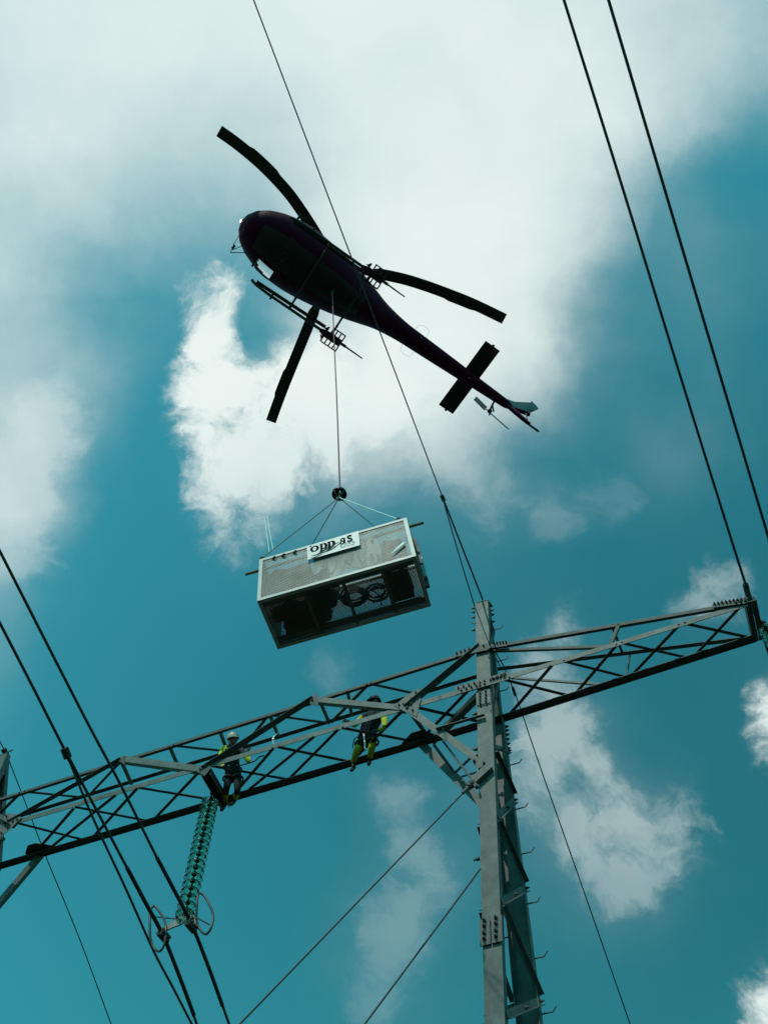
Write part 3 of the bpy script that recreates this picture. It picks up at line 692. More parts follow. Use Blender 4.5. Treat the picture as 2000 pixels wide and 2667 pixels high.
def weld(o):
    bm = bmesh.new(); bm.from_mesh(o.data); bmesh.ops.remove_doubles(bm, verts=bm.verts, dist=.0005); bmesh.ops.recalc_face_normals(bm, faces=bm.faces); bm.to_mesh(o.data); bm.free()
    for p in o.data.polygons: p.use_smooth = True
weld(fus)
for k_, nm, mm in (('windshield', 'windshield', 'hglass'), ('chin_window', 'chin_window', 'hglass'), ('side_window', 'side_window', 'hglass'), ('side_window2', 'side_window', 'hglass'), ('belly_panel', 'belly_panel', 'belly')):
    weld(hb(wins[k_], nm, mm, fus))
q = MB(); q.bar((2.35, -.42, -1.9), (2.35, -.80, -1.9), (1, 0, 0), -.03, .03, (0, 0, 1), -.5, .8); hb(q, 'door_post', 'black', fus)
q = MB(); q.tube(spl([(1.60, -.83, -2.33), (1.9, -.85, -2.3), (2.28, -.79, -2.25)], 5), .025, 6); hb(q, 'window_bar', 'black', fus)
# cabin deck and seats, seen through the chin window
q = MB(); q.box((.9, .25, -2.2), 1.3, 1.0, .06); q.box((.6, .3, -1.9), .5, .5, .6); hb(q, 'seat_box', 'black', fus)
# engine cowling and mast fairing
q = MB(); q.lathe([(.001, -.05), (.16, -.06), (.22, -.25), (.34, -.5), (.42, -.72)], 20); hb(q, 'mast_fairing', 'paint', smooth=True)
q = MB()
for i in range(9): q.box((-.55 - i * .09, .62 - i * .022, -1.05), .035, .05, .36)
hb(q, 'pale_slats', 'fin', fus)  # pale slats added where sky shows through the gap at the skid
# belly registration
def text_mesh(txt, size, name, m, parent, mtx, ext=.004, sx=1.0):
    cu = bpy.data.curves.new('text', 'FONT'); cu.body = txt; cu.size = size; cu.extrude = ext; cu.align_x = 'CENTER'; cu.align_y = 'CENTER'
    ob = bpy.data.objects.new('text', cu); COL.objects.link(ob)
    dg = bpy.context.evaluated_depsgraph_get(); me = bpy.data.meshes.new_from_object(ob.evaluated_get(dg)); bpy.data.objects.remove(ob); bpy.data.curves.remove(cu)
    me.transform(mtx @ Matrix.Diagonal((sx, 1, 1, 1))); me.materials.clear(); me.materials.append(MT[m])
    o = bpy.data.objects.new(name, me); COL.objects.link(o); o.parent = parent; ORG[o.name] = V((0, 0, 0)); return o
text_mesh('LN-OMA', .27, 'registration', 'faint', fus, Matrix.Translation((1.75, .05, -2.645)) @ Matrix(((0, -1, 0, 0), (-1, 0, 0, 0), (0, 0, -1, 0), (0, 0, 0, 1))).inverted(), .012)
for (px, z, r_) in (((1098, 880), -1.62, .028), ((1108, 908), -1.55, .022), ((1222, 985), -1.46, .022), ((1220, 983), -1.46, .018), ((692, 555), -2.1, .02)):
    q = MB(); q.ball(hz(px, z), r_, 5); hb(q, 'fairing_stud', 'fin')
q = MB(); q.tube([hz((1008, 838), -1.72), hz((1026, 860), -1.72)], .012, 6); hb(q, 'belly_aerial', 'fin')
for (cx_, cy_, w_, h_) in ((.75, .05, .5, .42), (-.05, .05, .36, .5), (1.25, -.42, .2, .26), (-.75, .05, .3, .3)):
    q = MB(); zz = -2.62 if cx_ > -.4 else -2.47
    q.box((cx_, cy_, zz - (.012 if abs(cy_) < .3 else -.06)), w_, h_, .02); hb(q, 'belly_hatch', 'black', fus)
# rotor head and blades
q = MB(); q.tube([(0, 0, -.55), (0, 0, .12)], .09, 14); q.tube([(0, 0, -.32), (0, 0, -.22)], .26, 18); q.tube([(0, 0, -.02), (0, 0, .06)], .2, 18); hb(q, 'rotor_head', 'black', smooth=False)
BL = [[(0.12, .16), (.62, .42), (1.37, .80), (2.29, 1.17), (2.92, 1.36), (3.78, 1.52), (4.63, 1.59), (5.32, 1.59)],
      [(-.12, .30), (-.5, .62), (-1.0, .95), (-1.73, 1.27), (-2.36, 1.48), (-3.0, 1.66), (-4.06, 1.92), (-5.26, 2.13)],
      [(.08, -.3), (.05, -1.0), (-.08, -1.7), (-.36, -3.18), (-.50, -3.9), (-.65, -4.6), (-.80, -5.24)]]
ZB = .02
for pts in BL:
    c = spl([V((x, y, ZB + .01 * math.hypot(x, y))) for x, y in pts], 6); q = MB(); n = len(c); rows = []
    L = [0]
    for i in range(1, n): L.append(L[-1] + (c[i] - c[i - 1]).length)
    for i in range(n):
        t = (c[min(i + 1, n - 1)] - c[max(i - 1, 0)]).normalized(); sd_ = V((-t.y, t.x, 0)).normalized(); f_ = L[i] / L[-1]
        w0, w1 = (-.06, .06) if f_ < .1 else (-.14, .21) if f_ > .2 else (-.06 - .8 * (f_ - .1), .06 + 1.5 * (f_ - .1))
        if .62 < f_ < .80: w1 += .035
        prof = [(w0, 0), (w0 + .05, .022), (w0 + .14, .026), (w1, .002), (w1, -.003), (w0 + .12, -.020), (w0 + .04, -.016)]
        rows.append([c[i] + sd_ * a + V((0, 0, b)) for a, b in prof])
    m = 7; vs = [p for r in rows for p in r]; fs = [(i * m + k, i * m + (k + 1) % m, (i + 1) * m + (k + 1) % m, (i + 1) * m + k) for i in range(n - 1) for k in range(m)]
    fs += [tuple(range(m))[::-1], tuple(range((n - 1) * m, n * m))]; q.add(vs, fs)
    b_ = hb(q, 'rotor_blade', 'blade')
    q = MB(); q.tube([c[0] - (c[4] - c[0]).normalized() * .1, c[8]], [.09, .07], 10); hb(q, 'blade_sleeve', 'black', b_)
# tail: stabiliser, fins, tail rotor
q = MB()
for s_ in (-1, 1):
    P = []
    for y in (.12 * s_, 1.27 * s_):
        for (x, z) in ((-4.90, -1.18), (-5.0, -1.15), (-5.48, -1.17), (-5.0, -1.21)): P.append((x, y, z))
    q.add(P, [(0, 1, 2, 3), (4, 7, 6, 5), (0, 4, 5, 1), (1, 5, 6, 2), (2, 6, 7, 3), (3, 7, 4, 0)])
sb = hb(q, 'horizontal_stabiliser', 'black')
for (y, mm) in ((1.29, 'red'), (-1.29, 'black')):
    q = MB(); q.ball((-5.2, y, -1.18), .035, 5, (1.4, 1, 1)); hb(q, 'position_light', mm, sb)
def fin(poly, y, th, name, m):
    q = MB(); q.prism([V((x, y - th / 2, z)) for x, z in poly], V((0, 1, 0)), th); return hb(q, name, m)
fp = [hz((1318, 1040), -1.05), hz((1338, 1047), -.55), hz((1384, 1049), .35), hz((1392, 1054), .45), hz((1401, 1066), .40), hz((1376, 1077), -.20), hz((1346, 1072), -.95)]
q = MB(); fnr = (fp[2] - fp[0]).cross(fp[5] - fp[0]).normalized()
q.add([p - fnr * .03 for p in fp] + [p + fnr * .03 for p in fp], [tuple(range(7)), tuple(range(7, 14))[::-1]] + [(i, (i + 1) % 7, (i + 1) % 7 + 7, i + 7) for i in range(7)]); hb(q, 'upper_fin', 'fin')
fin([(-6.5, -1.28), (-7.05, -1.22), (-7.55, -1.95), (-7.4, -2.02), (-7.0, -1.75)], -.0, .11, 'lower_fin', 'paint')
q = MB(); q.tube(spl([(-7.0, 0, -1.2), (-7.3, .06, -1.05), (-7.66, .12, -.95)], 5), .07, 8); hb(q, 'tail_light_boom', 'paint', smooth=True)
q = MB(); q.tube([(-7.35, -.02, -1.96), (-8.0, -.06, -1.72)], [.035, .04], 8); q.tube([(-7.45, .02, -1.85), (-7.5, .10, -1.1), hz((1390, 1068), .1)], .02, 6); hb(q, 'tail_guard', 'black')
q = MB(); q.ball(hz((1385, 1048), .40), .04, 5); hb(q, 'beacon', 'red')
q = MB(); q.tube([(-6.3, 0, -1.2), (-6.42, -.48, -1.15)], .035, 8); q.ball((-6.43, -.5, -1.15), .085, 6); q.tube([(-6.38, -.30, -1.24), (-6.5, -.42, -1.34)], .03, 6); q.tube([(-6.52, -.62, -1.1), (-6.44, -.52, -1.2)], .03, 6)
th = hb(q, 'tail_rotor_head', 'black')
for (dx, dz, tw) in ((.42, .78, .1), (-.66, -.62, .95)):
    d = V((dx, 0, dz)).normalized(); c = V((-6.43, -.54, -1.15)); q = MB(); cr = V((0, 1, 0)).lerp(d.cross(V((0, 1, 0))), tw).normalized(); nr = d.cross(cr)
    q.bar(c + d * .22, c + d * .93, cr, -.075, .075, nr, -.012, .012); q.tube([c, c + d * .25], .022, 6); hb(q, 'tail_rotor_blade', 'blade', th)
# skids
for s_ in (-1, 1):
    y = 1.09 * s_
    q = MB(); q.tube(spl([(2.14, 1.03 * s_, -2.90), (1.95, 1.07 * s_, -2.96), (1.5, y, -2.99), (.8, y, -3.0), (-.2, y, -3.0), (-1.15, y, -3.0)], 5), .045, 10); sk = hb(q, 'skid', 'black', smooth=True)
    q = MB(); q.tube([(-1.1, y, -3.02), (-1.75, y, -3.06)], [.03, .02], 6); hb(q, 'skid_tail_strip', 'black', sk)
    q = MB(); q.bar((2.0, y - .09 * s_, -2.90), (-.35, y - .12 * s_, -2.86), (0, 1, 0), -.05, .05, (0, 0, 1), -.015, .015); q.bar((1.42, y - .14 * s_, -2.93), (1.42, y + .1 * s_, -2.97), (1, 0, 0), -.03, .03, (0, 0, 1), -.02, .02); hb(q, 'skid_step', 'black', sk)
    # bear paw: slotted plate round the skid's heel
    q = MB(); z = -3.06; x0, x1 = -.98, -.42
    q.box(((x0 + x1) / 2, y, z), x1 - x0, .22, .02)
    for e in (-1, 1):
        for k in range(5):
            xx = x0 + .015 + k * (x1 - x0 - .03) / 4; L_ = .17 if k != 4 or e < 0 else .11
            q.box((xx, y + e * (.11 + L_ / 2), z), .04, L_, .02)
        q.bar((x0, y + e * .27, z), (x1 - (.12 if e > 0 else .04), y + e * .27, z), (0, 1, 0), -.018, .018, (0, 0, 1), -.01, .01)
    q.prism([(x1, y - .11, z - .01), (x1 + .18, y - .05, z - .01), (x1 + .18, y + .05, z - .01), (x1, y + .11, z - .01)], V((0, 0, 1)), .02)
    q.prism([(x1 - .02, y - .25, z - .011), (x1 + .10, y - .11, z - .011), (x1, y - .10, z - .011)], V((0, 0, 1)), .02); q.prism([(x1 - .02, y + .25, z - .011), (x1 + .10, y + .11, z - .011), (x1, y + .10, z - .011)], V((0, 0, 1)), .02)
    hb(q, 'bear_paw', 'black', sk)
for x in (.82, -.62):
    q = MB(); q.tube(spl([(x, -1.09, -2.97), (x, -.86, -2.80), (x, -.5, -2.70), (x, .5, -2.70), (x, .86, -2.80), (x, 1.09, -2.97)], 5), .033, 8)
    for s_ in (-1, 1):
        q.ball((x, s_ * 1.02, -2.92), .055, 5); q.ball((x, s_ * .78, -2.77), .045, 5)
    hb(q, 'cross_tube', 'black', smooth=True)
# external details
q = MB(); q.ball(hz((628, 576), -1.84), .045, 6, (.8, 1, 1)); hb(q, 'nose_glint', 'glint', fus)  # glowing ball paints the glint on the nose
m0 = hz((607, 645), -2.55); m1 = hz((604, 656), -2.55)
q = MB(); q.tube([hz((624, 611), -2.0), hz((609, 636), -2.5)], .014, 6); q.tube([hz((634, 639), -2.2), hz((606, 651), -2.55)], .012, 6); q.tube([hz((641, 658), -2.3), hz((601, 658), -2.6)], .014, 6); q.tube([hz((610, 634), -2.5), hz((601, 658), -2.6)], .012, 6)
mi_ = hb(q, 'mirror_bracket', 'black')
q = MB(); q.ball(m0, .045, 6); q.ball(hz((611, 641), -2.5), .035, 6); hb(q, 'cargo_mirror', 'black', mi_)
q = MB(); q.tube([hz((624, 612), -2.0), hz((636, 597), -2.3)], .012, 6); hb(q, 'wire_cutter', 'fin', fus)
q = MB(); q.tube([(1.98, 1.0, -1.62), (1.96, 1.16, -1.55)], .04, 6); q.tube([(1.96, 1.10, -1.6), (1.78, 1.10, -1.6)], .03, 6); hb(q, 'door_hinge', 'black', fus)
for (x, s_) in ((-2.8, 1), (-2.75, -1)):
    q = MB(); q.tube([(x, .29 * s_, -1.3), (x - .05, .48 * s_, -1.3), (x - .18, .55 * s_, -1.3), (x - .42, .52 * s_, -1.3), (x - .46, .27 * s_, -1.3)], .004, 5); hb(q, 'antenna_loop', 'fin')
q = MB(); q.tube([(.03, -.02, -2.6), (.03, -.02, -2.86)], .05, 10); q.ball((.03, -.02, -2.9), .05, 6); hb(q, 'cargo_hook', 'black')

# ------------------------------------------------------------------ sling, hook ball, cage
hook_w = HM @ V((.03, -.02, -2.9))
def atY(px, y): r = ray(px); return EYE + r * (y / r.y)
YB = 7.03
ballc = atY((884, 1286), YB)
rope_top = atY((865, 768), (hook_w.y))
q = MB(); pts = [hook_w, hook_w.lerp(ballc, .33), hook_w.lerp(ballc, .66) + V((.015, 0, 0)), ballc + V((0, 0, .2))]
q.tube(spl(pts, 6), .014, 8); tag(q.build('sling_rope', 'sling', org=ballc), 'long thin reddish sling rope from the helicopter belly down to the hook ball', 'rope')
hk = thing('hook_ball', ballc, 'dark round remote hook ball hanging between sling rope and cage', 'load hook')
q = MB(); R_ = .125
q.lathe([(.001, .13), (.05, .125), (.09, .10), (.122, .04), (.13, 0), (.122, -.03), (.108, -.035), (.10, .02), (.07, .07), (.001, .09)], 24, ballc); q.build('housing', 'hook', hk, smooth=True)
for k in range(4):
    q = MB(); a = pi / 4 + k * pi / 2; q.tube([ballc + V((cos(a) * .125 * cos(e), sin(a) * .125 * cos(e), sin(e) * .14)) for e in [radians(x) for x in (25, 0, -25, -50, -75)]], .010, 6); q.build('guard_hoop', 'black', hk)
q = MB(); q.tube([ballc + V((.128 * cos(a), .128 * sin(a), -.02)) for a in [2 * pi * k / 20 for k in range(20)]], .009, 6, closed=True); q.build('guard_ring', 'black', hk)
q = MB(); q.tube(spl([ballc + V(p) for p in ((0, 0, .05), (.0, 0, -.06), (.03, 0, -.11), (.0, 0, -.15), (-.035, 0, -.12))], 5), .018, 8); q.ball(ballc + V((.02, -.03, -.05)), .03, 6); q.build('hook', 'gold', hk, smooth=True)
q = MB(); q.tube([ballc + V((0, 0, .12)), ballc + V((0, 0, .2))], .02, 8); q.build('swivel', 'black', hk)
q = MB(); q.ball(ballc + V((-.11, -.06, .05)), .02, 5); q.ball(ballc + V((.02, -.09, -.10)), .018, 5); q.build('fitting', 'silver', hk)

CP = V((-.6143, 7.0336, 10.1059)) + EYE; CR = Euler((.0035, -.0976, -.2575), 'XYZ'); CD = V((2.3262, .9039, 1.1068))
CMx = Matrix.Translation(CP) @ CR.to_matrix().to_4x4(); CMI = CMx.inverted()
cage = thing('cargo_cage', CP, 'pale metal mesh cargo cage with a white sign hanging under the helicopter', 'cage', rot=CR)
LX, LY, LZ = CD.x / 2, CD.y / 2, CD.z / 2
def cb_(q, name, m, parent=None, smooth=False): return q.build(name, m, parent or cage, org=(0, 0, 0), smooth=smooth)
fw = .055
def rail(p0, p1, m='cframe', name='frame_rail', w=fw):
    q = MB(); d = (V(p1) - V(p0)); a = V((0, 0, 1)) if abs(d.z) < .5 * d.length else V((1, 0, 0)); b = d.normalized().cross(a)
    q.bar(p0, p1, a, -w / 2, w / 2, b, -w / 2, w / 2); return cb_(q, name, m)
ix, iy, iz = LX - fw / 2, LY - fw / 2, LZ - fw / 2
for sy in (-1, 1):
    for sz in (-1, 1): rail((-LX, sy * iy, sz * iz), (LX, sy * iy, sz * iz))
    for sx in (-1, 1): rail((sx * ix, sy * iy, -LZ + fw), (sx * ix, sy * iy, LZ - fw))
for sx in (-1, 1):
    for sz in (-1, 1): rail((sx * ix, -LY + fw, sz * iz), (sx * ix, LY - fw, sz * iz))
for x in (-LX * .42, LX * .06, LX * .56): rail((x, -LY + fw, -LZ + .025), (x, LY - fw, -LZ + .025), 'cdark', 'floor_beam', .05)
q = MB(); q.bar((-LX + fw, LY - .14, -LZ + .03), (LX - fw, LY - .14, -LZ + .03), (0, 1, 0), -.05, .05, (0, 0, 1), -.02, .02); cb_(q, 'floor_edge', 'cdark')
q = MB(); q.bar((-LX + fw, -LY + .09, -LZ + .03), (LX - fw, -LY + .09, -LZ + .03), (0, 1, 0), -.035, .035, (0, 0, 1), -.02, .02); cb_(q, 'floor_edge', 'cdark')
def grid(q, o, ea, la, eb, lb, step, w, nrm, t=.006, diag=False):
    ea, eb, nrm, o = V(ea), V(eb), V(nrm), V(o)
    if not diag:
        n = int(la / step)
        for i in range(n + 1): p = o + ea * (i * la / n); q.bar(p, p + eb * lb, ea, -w / 2, w / 2, nrm, 0, t)
        n = int(lb / step)
        for i in range(n + 1): p = o + eb * (i * lb / n); q.bar(p, p + ea * la, eb, -w / 2, w / 2, nrm, t * 1.05, t * 2)
    else:
        for sg in (1, -1):
            tt = 0 if sg > 0 else t * 1.05; k = -lb
            while k < la:
                x0, x1 = max(k, 0), min(k + lb, la)
                if x1 - x0 > .01:
                    y0, y1 = x0 - k, x1 - k
                    if sg < 0: y0, y1 = lb - y0, lb - y1
                    q.bar(o + ea * x0 + eb * y0, o + ea * x1 + eb * y1, ea, -w / 2, w / 2, nrm, tt, tt + t)
                k += step * 1.414
    return q
q = MB(); grid(q, (-LX + fw, -LY + .010, -LZ + fw), (1, 0, 0), 2 * LX - 2 * fw, (0, 0, 1), 2 * LZ - 2 * fw, .030, .0068, (0, 1, 0), t=.0022, diag=True); cb_(q, 'front_mesh', 'cmesh')
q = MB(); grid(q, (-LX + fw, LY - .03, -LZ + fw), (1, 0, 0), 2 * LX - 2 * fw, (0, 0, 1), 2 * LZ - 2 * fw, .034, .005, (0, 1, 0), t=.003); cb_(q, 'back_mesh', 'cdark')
for s_ in (-1, 1):
    q = MB(); grid(q, (s_ * (LX - .02), -LY + fw, -LZ + fw), (0, 1, 0), 2 * LY - 2 * fw, (0, 0, 1), 2 * LZ - 2 * fw, .03, .012, (1, 0, 0)); cb_(q, 'side_mesh', 'cmesh')
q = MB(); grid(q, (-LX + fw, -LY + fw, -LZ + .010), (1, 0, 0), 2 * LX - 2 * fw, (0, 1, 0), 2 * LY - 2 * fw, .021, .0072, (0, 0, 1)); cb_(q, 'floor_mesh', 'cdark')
# things fixed on the cage: lugs, latch, strip, rods
for (x, y) in ((-ix, -iy), (ix - .1, -iy), (-ix, iy), (ix, iy)):
    q = MB(); q.tube([(x, y, LZ), (x, y, LZ + .05)], .028, 8); q.ball((x, y, LZ + .06), .035, 6); cb_(q, 'lifting_lug', 'black')
for x in (-.95, -.8, -.62, -.38):
    q = MB(); q.tube([(x, -LY - .0, LZ - .09), (x + .05, -LY - .03, LZ - .11)], .02, 6); cb_(q, 'mesh_clip', 'bolt')
q = MB(); q.box((LX + .035, LY * .35, .0), .05, .09, .55); cb_(q, 'gate_bar', 'cframe')
q = MB(); q.box((LX + .03, .16, .02), .06, .05, 1.0); q.box((LX + .035, LY * .35, -.30), .055, .10, .06); q.box((LX + .03, -.1, .1), .05, .03, .7); cb_(q, 'gate_frame', 'galv2')
def cf(px, dy=0.0):       # photo point on the front face of the cage
    n = CMx.to_3x3() @ V((0, 1, 0)); c = CMx @ V((0, -LY + dy, 0)); r = ray(px); return CMI @ (EYE + r * ((c - EYE).dot(n) / r.dot(n)))
q = MB(); q.prism([cf(p, -.02) for p in ((1015, 1450), (1032, 1428), (1052, 1412), (1054, 1417), (1042, 1426), (1030, 1436))], V((0, -1, 0)), .01); tag(cb_(q, 'cloth_strip', 'paler'), 'white strip caught on the mesh')
# sign
TL, TR_, BR_, BL_ = [cf(p, -.02) for p in ((800, 1424), (934, 1384), (938, 1421), (802, 1460))]
q = MB(); q.prism([TL, TR_, BR_, BL_], V((0, -1, 0)), .012); sign = cb_(q, 'sign_board', 'sign')
def sg(u, v, d=.0145):     # unit coordinates on the sign, v downwards
    p = TL.lerp(TR_, u).lerp(BL_.lerp(BR_, u), v); return p + V((0, -d, 0))
def ringpoly(q, cx, cy, rx, ry, ix_, iy_, dx=0, a0=0, a1=360, n=28):
    vs = []; 
    for k in range(n + 1):
        a = radians(a0 + (a1 - a0) * k / n)
        vs.append((sg(cx + rx * cos(a), cy - ry * sin(a)), sg(cx + dx + ix_ * cos(a), cy - iy_ * sin(a))))
    for k in range(n):
        q.prism([vs[k][0], vs[k + 1][0], vs[k + 1][1], vs[k][1]], V((0, -1, 0)), .003)
def rect(q, u0, v0, u1, v1, d=.0145): q.prism([sg(u0, v0, d), sg(u1, v0, d), sg(u1, v1, d), sg(u0, v1, d)], V((0, -1, 0)), .003)
def stroke(q, pts, w):
    P = spl([V((a, b, 0)) for a, b in pts], 6); n = len(P)
    for i in range(n - 1):
        t = P[i + 1] - P[i]; t.y *= .27; t.normalize(); nx, ny = -t.y, t.x / .27
        f0 = w * sin(pi * (i + .15) / (n - .7)) if w > 0 else -w; f1 = w * sin(pi * (i + 1.15) / (n - .7)) if w > 0 else -w
        q.prism([sg(P[i].x - nx * f0, P[i].y - ny * f0), sg(P[i + 1].x - nx * f1, P[i + 1].y - ny * f1), sg(P[i + 1].x + nx * f1, P[i + 1].y + ny * f1), sg(P[i].x + nx * f0, P[i].y + ny * f0)], V((0, -1, 0)), .003)
q = MB(); ringpoly(q, .145, .36, .085, .20, .037, .155); cb_(q, 'letter', 'ink', sign)
for x in (.255, .405):
    q = MB(); rect(q, x, .17, x + .045, .68); rect(q, x - .012, .17, x, .21); rect(q, x - .012, .64, x + .058, .68)
    ringpoly(q, x + .075, .36, .066, .19, .024, .15, -.012, -120, 120); cb_(q, 'letter', 'ink', sign)
q = MB(); ringpoly(q, .672, .49, .042, .13, .016, .09); rect(q, .700, .22, .737, .60); ringpoly(q, .688, .33, .05, .14, .022, .09, 0, 50, 175); cb_(q, 'letter', 'ink', sign)
q = MB(); stroke(q, [(.86, .22), (.82, .17), (.785, .22), (.80, .33), (.845, .40), (.86, .50), (.82, .57), (.775, .50)], -.0135); cb_(q, 'letter', 'ink', sign)
q = MB(); stroke(q, [(.07, .78), (.16, .83), (.26, .80), (.38, .78), (.50, .72), (.60, .55), (.68, .42)], .008); stroke(q, [(.18, .80), (.30, .68), (.38, .55), (.46, .42)], .006); stroke(q, [(.30, .72), (.40, .62), (.50, .50), (.62, .40)], .006)
stroke(q, [(.05, .93), (.12, .97), (.2, .93), (.29, .91)], .006); stroke(q, [(.36, .76), (.44, .66), (.54, .56)], .006); cb_(q, 'swoosh', 'ink2', sign)
q = MB()
for (u, w) in ((.63, .05), (.71, .045), (.785, .045), (.865, .05)): rect(q, u, .66, u + w, .73)
for (u, w) in ((.64, .09), (.75, .06), (.83, .07)): rect(q, u, .80, u + w, .835)
rect(q, .62, .605, .90, .615); cb_(q, 'small_print', 'ink3', sign)
# sling legs from the hook to the four top corners
hp = ballc + V((0, 0, -.14))
for (x, y, lb, mm) in ((-ix, -iy, 'dark sling leg to the near left top corner of the cage', 'wire'), (ix - .1, -iy, 'pale sling leg to the near right top corner of the cage', 'paler'),
                       (-ix, iy, 'dark sling leg passing behind the cage sign board', 'wire'), (ix, iy, 'faint sling leg to the far right top corner of the cage', 'wire')):
    e = CMx @ V((x, y, LZ + .06)); q = MB(); q.tube([hp, hp.lerp(e, .5), e], .009, 6); tag(q.build('lifting_sling', mm, org=hp), lb, 'sling', 'sling legs between hook ball and cage')
# long pole lying through the cage
pa, pb = cf((640, 1496), .06), cf((1103, 1361), .06)
q = MB(); q.tube([CMx @ pa, CMx @ pb], .024, 8); tag(q.build('pole', 'wood', org=CMx @ pa), 'long brown pole lying through the cage and sticking out at both ends', 'pole')
for (a, b, lb) in (((689, 1345), (702, 1440), 'left of the two thin pale rods standing at the cage corner'), ((696, 1345), (712, 1436), 'right of the two thin pale rods standing at the cage corner')):
    q = MB(); q.tube([CMx @ cf(b, .1), CMx @ cf(a, .1)], .006, 6); tag(q.build('fibreglass_rod', 'paler', org=CMx @ cf(b, .1)), lb, 'rod', 'pale rods at the cage corner')
# load inside the cage
def lump(name, c, sx, sy, sz, m, label, cat, seed, group=None):
    bm = bmesh.new(); bmesh.ops.create_cube(bm, size=2.0); bmesh.ops.subdivide_edges(bm, edges=bm.edges[:], cuts=5, use_grid_fill=True)
    rnd = random.Random(seed); ph = [rnd.uniform(0, 6) for _ in range(6)]
    for v in bm.verts:
        p = v.co.copy(); l = p.length; s_ = p / (abs(p.x) ** 4 + abs(p.y) ** 4 + abs(p.z) ** 4) ** .25
        k = 1 + .10 * sin(5 * s_.x + ph[0]) * sin(4 * s_.y + ph[1]) + .08 * sin(7 * s_.z + 3 * s_.x + ph[2]) + .05 * sin(11 * s_.y + ph[3])
        v.co = V((s_.x * sx / 2 * k, s_.y * sy / 2 * k, max(s_.z * sz / 2 * k, -sz / 2)))
    me = bpy.data.meshes.new(name); bm.to_mesh(me); bm.free(); me.materials.append(MT[m])
    for p in me.polygons: p.use_smooth = True
    o = bpy.data.objects.new(name, me); COL.objects.link(o); o.matrix_world = CMx @ Matrix.Translation(c); tag(o, label, cat, group); return o
FZ = -LZ + .03
b1 = lump('kit_bag', (-.80, -.12, FZ + .20), .56, .48, .40, 'bag', 'black canvas kit bag on the cage floor in the near left corner', 'bag', 1)
b2 = lump('kit_bag', (-.30, -.16, FZ + .24), .50, .46, .48, 'bag', 'largest black canvas kit bag on the cage floor left of the middle', 'bag', 2)
b3 = lump('kit_bag', (-.52, .16, FZ + .13), .52, .28, .26, 'bag', 'flat black kit bag behind two bags at the left of the cage', 'bag', 3)
b5 = lump('kit_bag', (-.86, .22, FZ + .09), .22, .20, .18, 'bag', 'smallest black pouch in the far left corner of the cage', 'bag', 9)
b4 = lump('kit_bag', (.80, -.20, FZ + .22), .38, .34, .42, 'bag', 'tall black bag on the cage floor at the right end', 'bag', 4)
b6 = lump('canvas_sack', (-.74, -.24, -.06), .72, .20, .84, 'bag2', 'brown canvas sack leaning inside the cage mesh left of the sign', 'sack', 5)
b7 = lump('canvas_sack', (.86, -.28, -.10), .34, .16, .70, 'bag2', 'brown canvas sack leaning inside the cage mesh right of the sign', 'sack', 6)
for b_, mm in ((b1, 'strap'), (b2, 'strap'), (b4, 'strap')):
    d = b_.dimensions; q = MB(); q.tube(spl([(-.12, 0, d.z * .42), (-.08, .02, d.z * .55), (.08, .02, d.z * .56), (.12, 0, d.z * .42)], 5), .014, 6); q.build('handle', mm, b_, org=(0, 0, 0))
tq = MB(); tn = 26; tr = []  # pale sheet added behind the front mesh to make this area look lit
for i in range(tn + 1):
    x = -.34 + 1.02 * i / tn; e = .03 * sin(i * .9) + .02 * sin(i * 2.3)
    tr.append([V((x, -LY + .06 + .018 * sin(i * 1.3 + k * .5) + (k / 8) * .03, LZ - .16 - (.74 + e + .10 * sin(i * .35)) * k / 8)) for k in range(9)])
for i in range(tn):
    for k in range(8):
        a_, b_, c_, d_ = tr[i][k], tr[i + 1][k], tr[i + 1][k + 1], tr[i][k + 1]; o_ = V((0, .006, 0)); tq.add([a_, b_, c_, d_, a_ + o_, b_ + o_, c_ + o_, d_ + o_], [(0, 1, 2, 3), (4, 7, 6, 5)] + ([(0, 3, 7, 4)] if i == 0 else []) + ([(1, 5, 6, 2)] if i == tn - 1 else []) + ([(0, 4, 5, 1)] if k == 0 else []) + ([(3, 2, 6, 7)] if k == 7 else []))
tp = tq.build('added_sheet', 'sheet', org=(0, 0, 0)); tp.matrix_world = CMx
bm_ = bmesh.new(); bm_.from_mesh(tp.data); bmesh.ops.remove_doubles(bm_, verts=bm_.verts, dist=.0003); bm_.to_mesh(tp.data); bm_.free()
for p_ in tp.data.polygons: p_.use_smooth = True
tag(tp, 'pale grey sheet added behind the cage mesh to lighten it below the sign', 'added_sheet')
def coil(c, r, turns, m, label, seed, th=.016, flat=.5):
    rnd = random.Random(seed); pts = []
    for i in range(turns * 14):
        a = 2 * pi * i / 14; rr = r * (1 + .22 * sin(i * .19 + seed) + rnd.uniform(-.03, .03)); k = i / 14
        pts.append(CMx @ (V(c) + V((rr * cos(a) * 1.25, rr * sin(a) * .9 * (1 + .25 * sin(k * 2.2)), .02 + .012 * k + .012 * sin(i * .7)))))
    q = MB(); q.tube(pts, th, 6); return tag(q.build('rope_coil', m, org=pts[0], smooth=True), label, 'rope coil')
coil((.14, .0, FZ), .13, 7, 'rope', 'brown rope coil lying on the cage floor near the middle', 3)
coil((.47, .02, FZ), .12, 5, 'bag', 'black cable coil lying on the cage floor left of the tall bag', 5, .011)
q = MB(); q.tube([CMx @ V(p) for p in spl([(.40, .16, FZ + .02), (.34, .06, FZ + .02), (.36, -.05, FZ + .02), (.44, -.04, FZ + .02), (.50, .1, FZ + .02), (.47, .28, FZ + .02), (.52, .3, FZ + .02)], 6)], .009, 6)
tag(q.build('loose_cable', 'bag', org=CMx @ V((.4, .16, FZ))), 'single loose black loop of cable on the cage floor', 'cable')
